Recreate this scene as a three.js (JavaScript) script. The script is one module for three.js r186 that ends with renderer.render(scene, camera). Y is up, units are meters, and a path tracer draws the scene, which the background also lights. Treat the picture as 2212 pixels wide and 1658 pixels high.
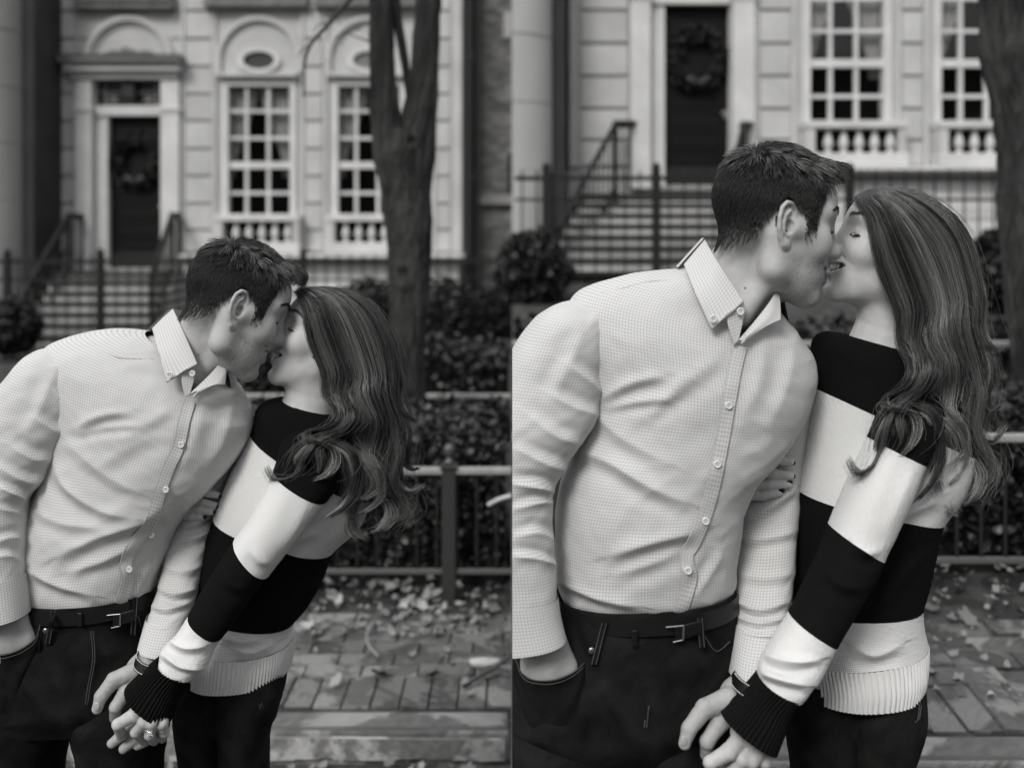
import * as THREE from 'three';
import { mergeGeometries } from 'three/addons/utils/BufferGeometryUtils.js';
import { RoundedBoxGeometry } from 'three/addons/geometries/RoundedBoxGeometry.js';
import { ImprovedNoise } from 'three/addons/math/ImprovedNoise.js';

/* ---------- camera, sky, sun, exposure ---------- */
const W = 1024, H = 767;
const F = 2200, CX = 1106, HY = 500, CY = 1.70, SC = H / 1658;
const scene = new THREE.Scene();
const camera = new THREE.PerspectiveCamera(2 * Math.atan(829 / F) * 180 / Math.PI, W / H, 0.05, 400);
camera.position.set(0, CY, 0); camera.lookAt(0, CY, -10);
camera.setViewOffset(W, H, 0, (829 - HY) * SC, W, H);
camera.focus = 1.75; camera.userData.fStop = 2.45;
const renderer = new THREE.WebGLRenderer({ antialias: true });
renderer.setSize(W, H);
renderer.toneMapping = THREE.LinearToneMapping; renderer.toneMappingExposure = 1.5;
renderer.shadowMap.enabled = true;
{ // overcast sky, a broad bright patch round the veiled sun
  const w = 256, h = 128, d = new Float32Array(w * h * 4), s = new THREE.Vector3(-0.42, 0.78, 0.5).normalize(), v = new THREE.Vector3();
  for (let j = 0; j < h; j++) for (let i = 0; i < w; i++) {
    const el = ((j + .5) / h - .5) * Math.PI, az = ((i + .5) / w - .5) * 2 * Math.PI;
    v.set(Math.cos(el) * Math.cos(az), Math.sin(el), Math.cos(el) * Math.sin(az));
    let L = el < 0 ? .25 : .34 + .75 * Math.pow(Math.sin(el), .8);
    L += 1.5 * Math.pow(Math.max(0, v.dot(s)), 7);
    const o = (j * w + i) * 4; d[o] = d[o + 1] = d[o + 2] = L * .62; d[o + 3] = 1;
  }
  const t = new THREE.DataTexture(d, w, h, THREE.RGBAFormat, THREE.FloatType);
  t.mapping = THREE.EquirectangularReflectionMapping; t.magFilter = t.minFilter = THREE.LinearFilter; t.needsUpdate = true;
  scene.background = t; scene.environment = t;
}
const sun = new THREE.DirectionalLight(0xfffdf8, 1.3);
sun.position.set(-4.2, 7.8, 5); sun.target.position.set(0, 0, -3); scene.add(sun, sun.target);
sun.castShadow = true; sun.shadow.radius = 34; sun.shadow.mapSize.set(2048, 2048);
Object.assign(sun.shadow.camera, { left: -12, right: 12, top: 12, bottom: -12, near: .1, far: 40 });

/* ---------- helpers ---------- */
const V = (x, y, z) => new THREE.Vector3(x, y, z);
const P = (px, py, Z) => V((px - CX) * Z / F, CY - (py - HY) * Z / F, -Z);
const proj = v => [CX - v.x * F / v.z, HY - (CY - v.y) * F / v.z];
let seed = 7;
const rnd = () => { seed = (seed + 0x6D2B79F5) | 0; let t = Math.imul(seed ^ (seed >>> 15), 1 | seed); t = (t + Math.imul(t ^ (t >>> 7), 61 | t)) ^ t; return ((t ^ (t >>> 14)) >>> 0) / 4294967296; };
const rr = (a, b) => a + (b - a) * rnd();
const gs = () => (rnd() + rnd() + rnd() - 1.5) * 1.15;
const pn = new ImprovedNoise(), N3 = (x, y, z) => pn.noise(x + 31.7, y + 17.3, z + 5.1);
const lerp = (a, b, t) => a + (b - a) * t, clamp = (x, a, b) => Math.min(b, Math.max(a, x));
const sst = (a, b, x) => { x = clamp((x - a) / (b - a), 0, 1); return x * x * (3 - 2 * x); };
const used = {};
const numbered = n => { const k = used[n] = (used[n] ?? -1) + 1; return k ? n + '_' + String(k).padStart(3, '0') : n; };
const G = g => { const c = new THREE.Color(); c.setRGB(g, g, g); return c; };
const cache = {};
function M(g, rough = .9, o = {}) {
  const key = o.map || o.bumpMap || o.transmission || o.key ? null : g + '_' + rough + JSON.stringify(o);
  if (key && cache[key]) return cache[key];
  const { key: _k, ...oo } = o;
  const m = new THREE.MeshPhysicalMaterial({ color: G(g), roughness: rough, side: THREE.DoubleSide, ...oo });
  if (key) cache[key] = m;
  return m;
}
function tag(o, label, category, group, kind) { if (label) o.userData.label = label; if (category) o.userData.category = category; if (group) o.userData.group = group; if (kind) o.userData.kind = kind; return o; }
function thing(name, label, category, group) { const o = new THREE.Group(); o.name = numbered(name); scene.add(o); return tag(o, label, category, group); }
function part(name, geo, mat, parent) { if (Array.isArray(geo)) geo = mergeAll(geo); const m = new THREE.Mesh(geo, mat); m.name = parent === scene ? numbered(name) : name; m.castShadow = m.receiveShadow = true; parent.add(m); return m; }
function mergeAll(gs) { return mergeGeometries(gs.map(g => { g = g.index ? g.toNonIndexed() : g; for (const k of Object.keys(g.attributes)) if (!['position', 'normal', 'uv'].includes(k)) g.deleteAttribute(k); if (!g.attributes.uv) g.setAttribute('uv', new THREE.BufferAttribute(new Float32Array(g.attributes.position.count * 2), 2)); return g; })); }
function copy(o, d, label, cat, group) { const c = o.clone(); c.name = numbered(o.name.replace(/_\d\d\d$/, '')); c.position.add(d); c.userData = {}; scene.add(c); return tag(c, label, cat || o.userData.category, group || o.userData.group, o.userData.kind); }
const mirrorDelta = Z => { const R = Z / 1.19; return V(.6237 * R, .0877 * R, Z - R); };
// uv in metres on boxes
function boxW(x0, y0, z0, x1, y1, z1, bev = 0) {
  const w = Math.abs(x1 - x0), h = Math.abs(y1 - y0), d = Math.abs(z1 - z0);
  const g = bev ? new RoundedBoxGeometry(w, h, d, 1, Math.min(bev, w / 2.1, h / 2.1, d / 2.1)) : new THREE.BoxGeometry(w, h, d);
  g.translate((x0 + x1) / 2, (y0 + y1) / 2, (z0 + z1) / 2);
  const p = g.attributes.position, n = g.attributes.normal, uv = g.attributes.uv;
  for (let i = 0; i < p.count; i++) { const ax = Math.abs(n.getX(i)), ay = Math.abs(n.getY(i)), az = Math.abs(n.getZ(i)); if (az >= ax && az >= ay) uv.setXY(i, p.getX(i), p.getY(i)); else if (ay >= ax) uv.setXY(i, p.getX(i), p.getZ(i)); else uv.setXY(i, p.getZ(i), p.getY(i)); }
  return g;
}
// a box given by its outline in photograph units at distance Zs, from depth Zs-a (front) to Zs+b
function bp(x0, y0, x1, y1, Zs, a, b, bev) { const p = P(x0, y0, Zs), q = P(x1, y1, Zs); return boxW(p.x, q.y, -Zs - b, q.x, p.y, -Zs + a, bev); }
function bar(a, b, r, r2 = r, n = 8) { const d = b.clone().sub(a), g = new THREE.CylinderGeometry(r2, r, d.length(), n); g.translate(0, d.length() / 2, 0); g.applyQuaternion(new THREE.Quaternion().setFromUnitVectors(V(0, 1, 0), d.normalize())); g.translate(a.x, a.y, a.z); return g; }
function beam(a, b, w, h) { const d = b.clone().sub(a), g = new THREE.BoxGeometry(w, d.length(), h); g.translate(0, d.length() / 2, 0); g.applyQuaternion(new THREE.Quaternion().setFromUnitVectors(V(0, 1, 0), d.normalize())); g.translate(a.x, a.y, a.z); return g; }
function noiseMap(size, fn, srgb = false) { const d = new Uint8Array(size * size * 4); for (let j = 0; j < size; j++) for (let i = 0; i < size; i++) { const v = clamp(fn(i / size, j / size), 0, 1) * 255, o = (j * size + i) * 4; d[o] = d[o + 1] = d[o + 2] = v; d[o + 3] = 255; } const t = new THREE.DataTexture(d, size, size); t.wrapS = t.wrapT = THREE.RepeatWrapping; t.magFilter = THREE.LinearFilter; t.minFilter = THREE.LinearMipmapLinearFilter; t.generateMipmaps = true; t.needsUpdate = true; return t; }
// tiling fractal noise on the unit square
function tfbm(u, v, f, oct, s = 0) { let a = 0, w = .5; for (let o = 0; o < oct; o++) { const A = u * 2 * Math.PI, B = v * 2 * Math.PI, R = f / 6.28; a += w * N3(Math.cos(A) * R + s, Math.sin(A) * R + Math.cos(B) * R, Math.sin(B) * R + s * 1.7); w *= .5; f *= 2; } return a; }
const rep = (t, x, y = x) => { const c = t.clone(); c.repeat.set(x, y); c.needsUpdate = true; return c; };
const clampX = g => { const p = g.attributes.position; for (let i = 0; i < p.count; i++) if (p.getX(i) < .0006) p.setX(i, .0006); return g; };
const clampXL = g => { const p = g.attributes.position; for (let i = 0; i < p.count; i++) if (p.getX(i) > -.0006) p.setX(i, -.0006); return g; };

/* ---------- shared textures ---------- */
const T = {};
T.plaster = noiseMap(256, (u, v) => .86 + .22 * tfbm(u, v, 3, 4, 2) + .10 * tfbm(u, v, 24, 3, 9));
T.grime = noiseMap(256, (u, v) => .78 + .55 * tfbm(u, v, 4, 5, 5));
T.wet = noiseMap(512, (u, v) => { const a = tfbm(u, v, 5, 5, 3), b = tfbm(u, v, 40, 3, 8); return .52 + .5 * sst(-.05, .12, a + b * .18) - .14 + .25 * b; });
T.grit = noiseMap(256, (u, v) => .5 + .5 * tfbm(u, v, 40, 4, 1));
T.bark = noiseMap(256, (u, v) => .46 + 1.0 * tfbm(u, v, 5, 6, 4) + .2 * tfbm(u, v, 50, 3, 8));
T.weave = noiseMap(128, (u, v) => .5 + .25 * Math.sin(u * 2 * Math.PI * 32) + .25 * Math.sin(v * 2 * Math.PI * 32));
T.knit = noiseMap(128, (u, v) => { const x = (u * 16) % 1, k = Math.abs(x - .5) * 2; return .25 + .5 * (1 - k * k) * (.6 + .4 * Math.sin((v * 16 + k * .5) * 2 * Math.PI)) + .12 * tfbm(u, v, 30, 2, 6); });
T.check = noiseMap(128, (u, v) => { const l = x => { x = Math.abs(((x * 4) % 1) - .5); return 1 - sst(.11, .17, x); }; const a = l(u), b = l(v); return .93 - .17 * a - .17 * b - .10 * a * b; });
T.denim = noiseMap(256, (u, v) => .5 + .6 * tfbm(u, v, 5, 3, 2) + .3 * (rnd() - .5));
T.rib = noiseMap(64, (u, v) => .5 + .5 * Math.cos(u * 2 * Math.PI * 8));
T.skin = noiseMap(256, (u, v) => .5 + .5 * tfbm(u, v, 60, 3, 3));

/* ---------- ground ---------- */
const gyL = Z => .12, gyR = Z => .12 + .0855 * Z;
const PY = { pebble: M(.22, .95, { map: rep(T.wet, .9), bumpMap: rep(T.grit, 6), bumpScale: .004 }), soil: M(.07, 1, { map: rep(T.wet, 1.5), bumpMap: rep(T.grit, 9), bumpScale: .008 }) };
function sheet4(pts, mat, name, parent = scene, nx = 1, nz = 1, bump = 0) { // corners: near-left, near-right, far-right, far-left
  const pos = [], uv = [], idx = [];
  for (let j = 0; j <= nz; j++) for (let i = 0; i <= nx; i++) {
    const a = pts[0].clone().lerp(pts[1], i / nx), b = pts[3].clone().lerp(pts[2], i / nx), p = a.lerp(b, j / nz);
    if (bump && j && i && i < nx) p.y += bump * N3(p.x * 4, 3, p.z * 4);
    pos.push(p.x, p.y, p.z); uv.push(p.x, p.z);
  }
  for (let j = 0; j < nz; j++) for (let i = 0; i < nx; i++) { const a = j * (nx + 1) + i; idx.push(a, a + 1, a + nx + 2, a, a + nx + 2, a + nx + 1); }
  const g = new THREE.BufferGeometry(); g.setAttribute('position', new THREE.Float32BufferAttribute(pos, 3)); g.setAttribute('uv', new THREE.Float32BufferAttribute(uv, 2)); g.setIndex(idx); g.computeVertexNormals();
  return part(name, g, mat, parent);
}
const asphalt = M(.12, .85, { map: rep(T.wet, .6), bumpMap: rep(T.grit, 5), bumpScale: .005 });
tag(sheet4([V(-40, 0, 12), V(-.0006, 0, 12), V(-.0006, 0, -3.3), V(-40, 0, -3.3)], asphalt, 'road', scene, 30, 20, .01), 'dark wet asphalt gutter below the kerb behind the left couple', null, null, 'structure');
tag(sheet4([V(.0006, -.9, 12), V(40, -.9, 12), V(40, .0855 * 2.55, -2.55), V(.0006, .0855 * 2.55, -2.55)], asphalt, 'road', scene, 30, 20, .01), 'dark asphalt roadway under the right couple', null, null, 'structure');
tag(sheet4([V(-40, .11, -3.3), V(-.0006, .11, -3.3), V(-.0006, .11, -90), V(-40, .11, -90)], PY.soil, 'ground', scene, 40, 60, .02), 'dark earth and litter around the left tree bed and garden', null, null, 'structure');
tag(sheet4([V(.0006, gyR(2.6) - .01, -2.6), V(40, gyR(2.6) - .01, -2.6), V(40, gyR(90) - .01, -90), V(.0006, gyR(90) - .01, -90)], PY.soil, 'ground', scene, 40, 60, .02), 'dark earth and litter around the right tree bed and garden', null, null, 'structure');

const brickM = [.26, .20, .15, .30].map((g, i) => { const m = rep(T.wet, 1.3); m.offset.set(i * .27, i * .4); return M(g, .62, { map: m, bumpMap: rep(T.grit, 14), bumpScale: .003 }); });
function paving(gy, Z0, Z1, x0, x1, cl, label) {
  const g = thing('pavement', label, null, null); g.userData.kind = 'structure';
  const bw = .097, bl = .235, gap = .006, variants = {};
  const br = (x, z, w, d, flip) => {
    if (cl < 0 && x > -.02) return; if (cl > 0 && x < .01) return;
    let xa = x, xb = x + w - gap; if (cl < 0) xb = Math.min(xb, -.0006); if (cl > 0) xa = Math.max(xa, .0006);
    const Z = z + d / 2, geo = boxW(xa, -.06, -z - d + gap, xb, rr(-.002, .004), -z, .004);
    const ang = Math.atan2(gy(Z1) - gy(Z0), Z1 - Z0);
    geo.translate(0, 0, Z); geo.rotateX(ang + rr(-.01, .01)); geo.rotateZ(rr(-.006, .006)); geo.translate(0, gy(Z), -Z);
    part('brick', geo, brickM[Math.floor(rnd() * 4)], g);
  };
  for (let x = x0; x < x1; x += bw) br(x, Z0, bw, bl);
  let z = Z0 + bl, k = 0;
  while (z < Z1) { for (let x = x0 - (k % 2) * .1 - rr(0, .02); x < x1; x += .205) br(x, z, .205, .1); z += .1; k++; }
  return g;
}
paving(gyL, 3.39, 4.15, -1.15, 0, -1, 'brick pavement with wet dark bricks behind the left couple');
paving(gyR, 2.75, 3.35, .85, 1.62, 1, 'brick pavement with wet dark bricks at the lower right corner');
{ // granite kerb: a chamfered slab with a worn, painted face
  const stone = M(.3, .8, { map: rep(T.wet, .8), bumpMap: rep(T.grit, 5), bumpScale: .006 }), pale = M(.52, .8, { map: rep(T.wet, 1.1), bumpMap: rep(T.grit, 6), bumpScale: .005 });
  const k = thing('kerb', 'grey granite kerb stone with a pale worn upper edge behind the left couple', null); k.userData.kind = 'structure';
  for (const [a, b] of [[-2.6, -1.21], [-1.2, -.0006]]) part('kerb_stone', boxW(a, -.1, -3.385, b, .112, -3.25, .02), stone, k);
  const s = []; // worn pale lip, wavy lower outline
  for (let i = 0; i < 60; i++) { const x = -2.5 + i * .042; if (x > -.045) break; s.push(boxW(x, .018 + .02 * N3(x * 3, 1, 2) + .006 * N3(x * 14, 1, 2), -3.25, x + .042, .088 + .006 * N3(x * 2, 4, 2), -3.238, 0)); }
  part('worn_lip', s, pale, k);
  const k2 = thing('kerb', 'grey granite kerb stone at the bottom right corner below the bricks', null); k2.userData.kind = 'structure';
  part('kerb_stone', boxW(.6, gyR(2.6) - .2, -2.735, 2.2, gyR(2.7) + .002, -2.6, .02), stone, k2);
}
// leaves on the ground
function leafGeo(s, curl, lobes) {
  const sh = []; const n = 18;
  for (let i = 0; i < n; i++) { const a = i / n * 2 * Math.PI, r = 1 + (lobes ? .20 * Math.cos(a * 5 + .6) + .08 * Math.cos(a * 3) : .06 * Math.cos(a * 2)); sh.push([Math.cos(a) * .5 * r * (1 - .15 * Math.cos(a)), Math.sin(a) * .36 * r]); }
  const pos = [0, 0, 0], idx = []; for (const [x, y] of sh) pos.push(x * s, curl * s * (x * x * 2.2 + y * y * 1.6) + .05 * s * Math.sin(x * 9 + y * 7), y * s);
  for (let i = 0; i < n; i++) idx.push(0, 1 + i, 1 + (i + 1) % n);
  const g = new THREE.BufferGeometry(); g.setAttribute('position', new THREE.Float32BufferAttribute(pos, 3)); g.setIndex(idx); g.computeVertexNormals(); return g;
}
const leafG = [leafGeo(.075, .35, true), leafGeo(.06, .6, false), leafGeo(.09, .5, true), leafGeo(.05, .2, false)], leafM = [.34, .25, .19, .14, .09].map(g => M(g, .75));
function litter(gy, n, xr, zr, dens, label, cl, big = 1) {
  const g = thing('leaf_litter', label, 'fallen leaves');
  const small = [];
  for (let i = 0; i < n * 4; i++) {
    const x = rr(...xr), Z = rr(...zr); if (rnd() > dens(x, Z)) continue; if (cl < 0 && x > -.05 || cl > 0 && x < .05) continue;
    const s = rr(.4, 1.05) * big, e = new THREE.Euler(rr(-.5, .5), rr(0, 6.28), rr(-.5, .5)), y = gy(Z) + rr(.004, .03);
    const q = Math.floor(rnd() * 4), mt = leafM[Math.floor(Math.pow(rnd(), 1.2) * 5)];
    if (i < n) { const m = new THREE.Mesh(leafG[q], mt); m.name = 'leaf'; m.castShadow = m.receiveShadow = true; m.position.set(x, y, -Z); m.rotation.copy(e); m.scale.setScalar(s); g.add(m); }
    else { const c = leafG[q].clone(); c.applyMatrix4(new THREE.Matrix4().compose(V(x, y, -Z), new THREE.Quaternion().setFromEuler(e), V(1, 1, 1).multiplyScalar(s * .6))); small.push(c); }
  }
  if (small.length) { const m = part('leaf_scraps', small, leafM[2], g); m.userData.kind = 'stuff'; }
}
litter(gyL, 270, [-1.6, -.02], [3.45, 4.75], (x, Z) => Z > 3.95 ? 1 : .12, 'curled pale leaves along the foot of the left low fence', -1);
litter(gyR, 120, [1.0, 2], [2.8, 3.9], (x, Z) => Z > 3.15 ? .9 : .15, 'curled pale leaves along the foot of the right low fence', 1, .8);
litter(Z => .005, 190, [-1.9, -.02], [2.55, 3.22], (x, Z) => .8, 'damp leaves gathered in the gutter below the left kerb', -1, .8);
{ const s = thing('fallen_twig', 'crooked bare twig lying on the bricks at the right edge of the left pavement', 'twig'); part('stem', new THREE.TubeGeometry(new THREE.CatmullRomCurve3([P(1003, 1482, 3.5), P(1035, 1460, 3.55), P(1070, 1440, 3.6), P(1105, 1412, 3.6)]), 24, .008, 6), M(.07, .9), s);
  const s2 = thing('fallen_twig', 'thin curved twig on the leaves below the left fence', 'twig'); part('stem', new THREE.TubeGeometry(new THREE.CatmullRomCurve3([P(818, 1418, 3.75), P(797, 1395, 3.8), P(793, 1370, 3.9), P(806, 1345, 4.0)]), 24, .006, 6), M(.2, .9), s2); 
  const s3 = thing('dry_branch', 'pale forked branch hanging through the left low fence at the centre', 'branch'); part('stem', [new THREE.TubeGeometry(new THREE.CatmullRomCurve3([P(1055, 1090, 4.28), P(1078, 1078, 4.26), P(1105, 1070, 4.25)]), 12, .009, 6)], M(.5, .9), s3);
  const cup = thing('crushed_wrapper', 'crumpled pale wrapper lying on the bricks near the twig', 'litter'); const cg = new THREE.SphereGeometry(.05, 20, 12); cg.scale(1.1, .35, .45); { const p = cg.attributes.position; for (let i = 0; i < p.count; i++) { const n = 1 + .3 * N3(p.getX(i) * 40, p.getY(i) * 40, p.getZ(i) * 40); p.setXYZ(i, p.getX(i) * n, p.getY(i) * n, p.getZ(i) * n); } cg.computeVertexNormals(); } const cc = P(1048, 1438, 3.62); cg.translate(cc.x, cc.y + .012, cc.z); part('paper', cg, M(.42, .9), cup); }

/* ---------- the townhouse ---------- */
const HZ = 16.5;
const paint = M(.55, .85, { map: rep(T.plaster, .35) }), paint2 = M(.59, .85, { map: rep(T.plaster, .5) }), trim = M(.69, .7, { map: rep(T.plaster, .6) }), grimeM = M(.3, .9, { map: rep(T.grime, .4) }), dark = M(.02, .6), black = M(.01, .9), glass = new THREE.MeshPhysicalMaterial({ color: 0xffffff, roughness: .04, transmission: 1, thickness: 0, ior: 1.45 });
const curtainM = M(.34, .95, { transmission: .15 }), sootM = M(.1, .95, { map: rep(T.grime, .7) }), iron = M(.016, .6, { specularIntensity: .5 }), ironLight = M(.09, .55);
function ring(cx, cy, ri, ro, Z, a, b, a0 = 0, a1 = Math.PI, sy = 1) {
  const s = HZ / F, sh = new THREE.Shape(); sh.absarc(0, 0, ro * s, a0, a1, false); sh.absarc(0, 0, ri * s, a1, a0, true);
  const g = new THREE.ExtrudeGeometry(sh, { depth: a + b, bevelEnabled: false, curveSegments: 40 }); g.scale(1, sy, 1); const c = P(cx, cy, Z); g.translate(c.x, c.y, -Z - b); return g;
}
function disc(cx, cy, rx, ry, Z, t) { const s = HZ / F, g = new THREE.CylinderGeometry(1, 1, t, 40); g.rotateX(Math.PI / 2); g.scale(rx * s, ry * s, 1); const c = P(cx, cy, Z); g.translate(c.x, c.y, c.z); return g; }
function lathePx(pts, cx, y0, y1, Z, n = 14) { const s = HZ / F, g = new THREE.LatheGeometry(pts.map(([r, t]) => new THREE.Vector2(r * s, t * (y1 - y0) * s)), n); const c = P(cx, y1, Z); g.translate(c.x, c.y, c.z); return g; }
function makeHouse(label) {
  const h = thing('townhouse', label, 'house');
  const w = [];
  const Wl = (x0, y0, x1, y1) => w.push(bp(x0, y0, x1, y1, HZ, 0, .35));
  // wall round the openings; lower storey to above the frame
  Wl(56, -420, 1000, 165); Wl(56, 165, 205, 585); Wl(350, 165, 486, 540); Wl(636, 165, 722, 540); Wl(866, 165, 1000, 540); Wl(486, 165, 636, 178); Wl(722, 165, 866, 178);
  w.push(bp(350, 540, 1000, 800, HZ, 0, .35), bp(56, 585, 205, 800, HZ, 0, .35), bp(205, 585, 350, 800, HZ, -.01, .35));
  w.push(bp(56, -440, 75, 800, HZ, -.36, 8), bp(985, -440, 1000, 800, HZ, -.36, 8), bp(56, -440, 1000, -421, HZ, -.36, 8), bp(56, -440, 1000, 800, HZ, -8, 8.3));
  part('wall', w, paint, h);
  part('dark_interior', [bp(80, -400, 980, 780, HZ, -1.6, 1.7)], black, h);  // black sheet stands in for the shade of the unlit rooms
  // rusticated blocks: proud courses with open joints
  const cols = [[77, 163], [402, 458], [660, 697], [944, 973]], ys = [-36, 25, 85, 145, 204, 262, 322, 381, 440, 497, 545];
  for (const [a, b] of cols) for (let i = 0; i < ys.length - 1; i++) part('stone_block', bp(a, ys[i] + 3, b, ys[i + 1] - 3, HZ, .045, -.001, .008), [paint, paint2][(i + a) % 2], h);
  // wider first courses, border strips between the columns
  const st = []; for (const [a, b] of [[57, 75], [165, 168], [393, 400], [459, 468], [650, 658], [699, 708], [934, 942], [975, 998]]) st.push(bp(a, -60, b, 545, HZ, .05, -.001, .006)); part('strip_moulding', st, paint2, h);
  for (const [a, b] of [[77, 190], [368, 468]]) for (const y of [80, 20]) part('joint', bp(a, y, b, y + 5, HZ, .012, -.001), grimeM, h);
  // door surround
  part('pilaster', bp(167, 176, 203, 585, HZ, .12, 0, .01), trim, h); part('pilaster', bp(351, 176, 391, 585, HZ, .12, 0, .01), trim, h);
  part('capital', [bp(164, 232, 206, 240, HZ, .15, 0, .01), bp(165, 242, 205, 246, HZ, .135, 0)], trim, h); part('capital', [bp(348, 232, 394, 240, HZ, .15, 0, .01), bp(349, 242, 393, 246, HZ, .135, 0)], trim, h);
  const en = part('entablature', [bp(150, 140, 395, 158, HZ, .26, 0, .01), bp(160, 158, 388, 173, HZ, .16, 0, .01)], paint2, h);
  part('cornice', [bp(141, 130, 403, 140, HZ, .36, 0, .02)], grimeM, en); part('weathered_top', bp(141, 125, 403, 130.5, HZ, .38, 0, .006), sootM, en);
  part('arch_moulding', [ring(280, 130, 84, 95, HZ, .09, 0), ring(280, 130, 76, 80, HZ, .04, 0)], paint2, h);
  // soot stains above the cornice: thin crusts with ragged outline
  { const s = []; for (const [cx, sx, hgt] of [[280, 74, 26], [160, 22, 22], [403, 20, 24]]) { const n = 44, sh = new THREE.Shape(); sh.moveTo(-sx, 0); for (let i = 0; i <= n; i++) { const t = i / n * 2 - 1; sh.lineTo(t * sx, (1 - t * t) * hgt * (.75 + .5 * N3(t * 4, cx, 1) + .3 * N3(t * 15, cx, 2))); } sh.lineTo(sx, 0); const g = new THREE.ExtrudeGeometry(sh, { depth: .006, bevelEnabled: false }); g.scale(HZ / F, HZ / F, 1); const c = P(cx, 126, HZ); g.translate(c.x, c.y, c.z + .002); s.push(g); } part('soot_stain', s, M(.2, .95, { map: rep(T.grime, .8) }), h); }
  // fanlight
  const fan = part('fanlight', [bp(205, 228, 350, 250, HZ, .02, .12, .01), bp(205, 168, 350, 172, HZ, .0, .12)], trim, h);
  part('pane', bp(206, 173, 349, 229, HZ, -.14, .15), M(.03, .15), fan);
  { const s = []; for (const x of [240, 278, 316]) for (const a of [0, 1, 2]) { const c = P(x, 212, HZ - .0), r = 14 * HZ / F, an = a * Math.PI / 3 + .5; s.push(beam(V(c.x - Math.cos(an) * r, c.y - Math.sin(an) * r, c.z - .1), V(c.x + Math.cos(an) * r, c.y + Math.sin(an) * r, c.z - .1), .018, .02)); } s.push(bp(206, 196, 350, 199, HZ, -.08, .1), bp(222, 173, 225, 228, HZ, -.08, .1), bp(331, 173, 334, 228, HZ, -.08, .1)); part('tracery', s, M(.3, .8), fan); }
  const lan = part('lantern', [bp(263, 176, 292, 214, HZ, .05, .05, .02), lathePx([[0, 0], [8, .1], [12, .5], [4, .8], [0, 1]], 278, 160, 178, HZ - .02)], M(.012, .5), h);
  // door
  const door = part('front_door', bp(231, 250, 349, 578, HZ, -.16, .22), M(.006, .5, { specularIntensity: .4 }), h);
  for (const [a, b, c, d] of [[243, 262, 337, 400], [243, 412, 337, 432], [243, 440, 337, 470], [243, 478, 337, 508], [243, 514, 337, 538]]) part('panel', [bp(a, b, c, b + 3, HZ, -.145, .17), bp(a, d - 3, c, d, HZ, -.145, .17), bp(a, b + 3, a + 3, d - 3, HZ, -.145, .17), bp(c - 3, b + 3, c, d - 3, HZ, -.145, .17)], M(.008, .45, { specularIntensity: .4 }), door);
  part('kick_plate', bp(236, 542, 344, 576, HZ, -.15, .165), M(.06, .25, { metalness: .6 }), door);
  part('handle', [bp(342, 440, 348, 456, HZ, -.12, .16, .005), bp(336, 443, 345, 447, HZ, -.09, .12, .005)], M(.5, .3, { metalness: .8 }), door);
  part('door_jamb', [bp(205, 250, 231, 585, HZ, -.02, .26), bp(349, 250, 352, 585, HZ, -.03, .26)], trim, h);
  part('threshold', bp(200, 578, 356, 587, HZ, .1, .3), M(.3, .8), h);
  // windows
  for (const x of [0, 237]) {
    const wf = part('window', [bp(480 + x, 172, 494 + x, 468, HZ, .05, .1, .006), bp(627 + x, 172, 641 + x, 468, HZ, .05, .1, .006), bp(494 + x, 174, 627 + x, 186, HZ, .05, .1), bp(494 + x, 462, 627 + x, 470, HZ, .07, .1), bp(490 + x, 349, 631 + x, 364, HZ, .0, .08)], trim, h);
    const vb = [532, 579], hb = [[234, 245], [292, 304], [411, 422]], yr = [[186, 234], [245, 292], [304, 350], [365, 411], [422, 462]], xr = [[494, 530], [535, 577], [582, 627]];
    for (const v of vb) for (const [a, b] of [[186, 349], [364, 462]]) part('muntin', bp(v - 3.5 + x, a, v + 3.5 + x, b, HZ, -.01, .07), trim, wf);
    for (const [a, b] of hb) for (const [c, d] of [[494, 528.5], [535.5, 575.5], [582.5, 627]]) part('muntin', bp(c + x, (a + b) / 2 - 3.5, d + x, (a + b) / 2 + 3.5, HZ, -.01, .07), trim, wf);
    for (const [a, b] of yr) for (const [c, d] of xr) part('pane', bp(c + x, a, d + x, b, HZ, -.045, .05), glass, wf);
    for (const s of [-1, 1]) { // tied-back curtains, pleated
      const pos = [], idx = [], nu = 26, nv = 30, c0 = P(560 + x, 180, HZ + .16), k = HZ / F;
      for (let j = 0; j <= nv; j++) for (let i = 0; i <= nu; i++) { const t = j / nv, inn = lerp(2, 52, Math.pow(sst(0, 1, t * 1.05), 1.1)), px = lerp(72, inn, i / nu); pos.push(c0.x + s * px * k, c0.y - t * 205 * k, c0.z + .022 * Math.sin(i * 1.5) * (1 - .3 * t)); }
      for (let j = 0; j < nv; j++) for (let i = 0; i < nu; i++) { const a = j * (nu + 1) + i; idx.push(a, a + 1, a + nu + 2, a, a + nu + 2, a + nu + 1); }
      const g = new THREE.BufferGeometry(); g.setAttribute('position', new THREE.Float32BufferAttribute(pos, 3)); g.setIndex(idx); g.computeVertexNormals(); part('curtain', g, curtainM, wf);
    }
    part('lintel', [bp(471 + x, 160, 646 + x, 168, HZ, .16, 0, .01), bp(476 + x, 168, 641 + x, 172, HZ, .1, 0)], paint2, h);
    part('arch_moulding', [ring(560 + x, 128, 82, 93, HZ, .08, 0), bp(467 + x, 128, 478 + x, 158, HZ, .08, 0), bp(642 + x, 128, 653 + x, 158, HZ, .08, 0)], paint2, h);
    const ov = part('oval_window', ring(560 + x, 131, 34, 46, HZ, .07, 0, 0, Math.PI * 2, .56), trim, h); part('pane', disc(560 + x, 131, 35, 19.5, HZ - .005, .01), x ? M(.2, .15) : M(.05, .3), ov);
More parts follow.
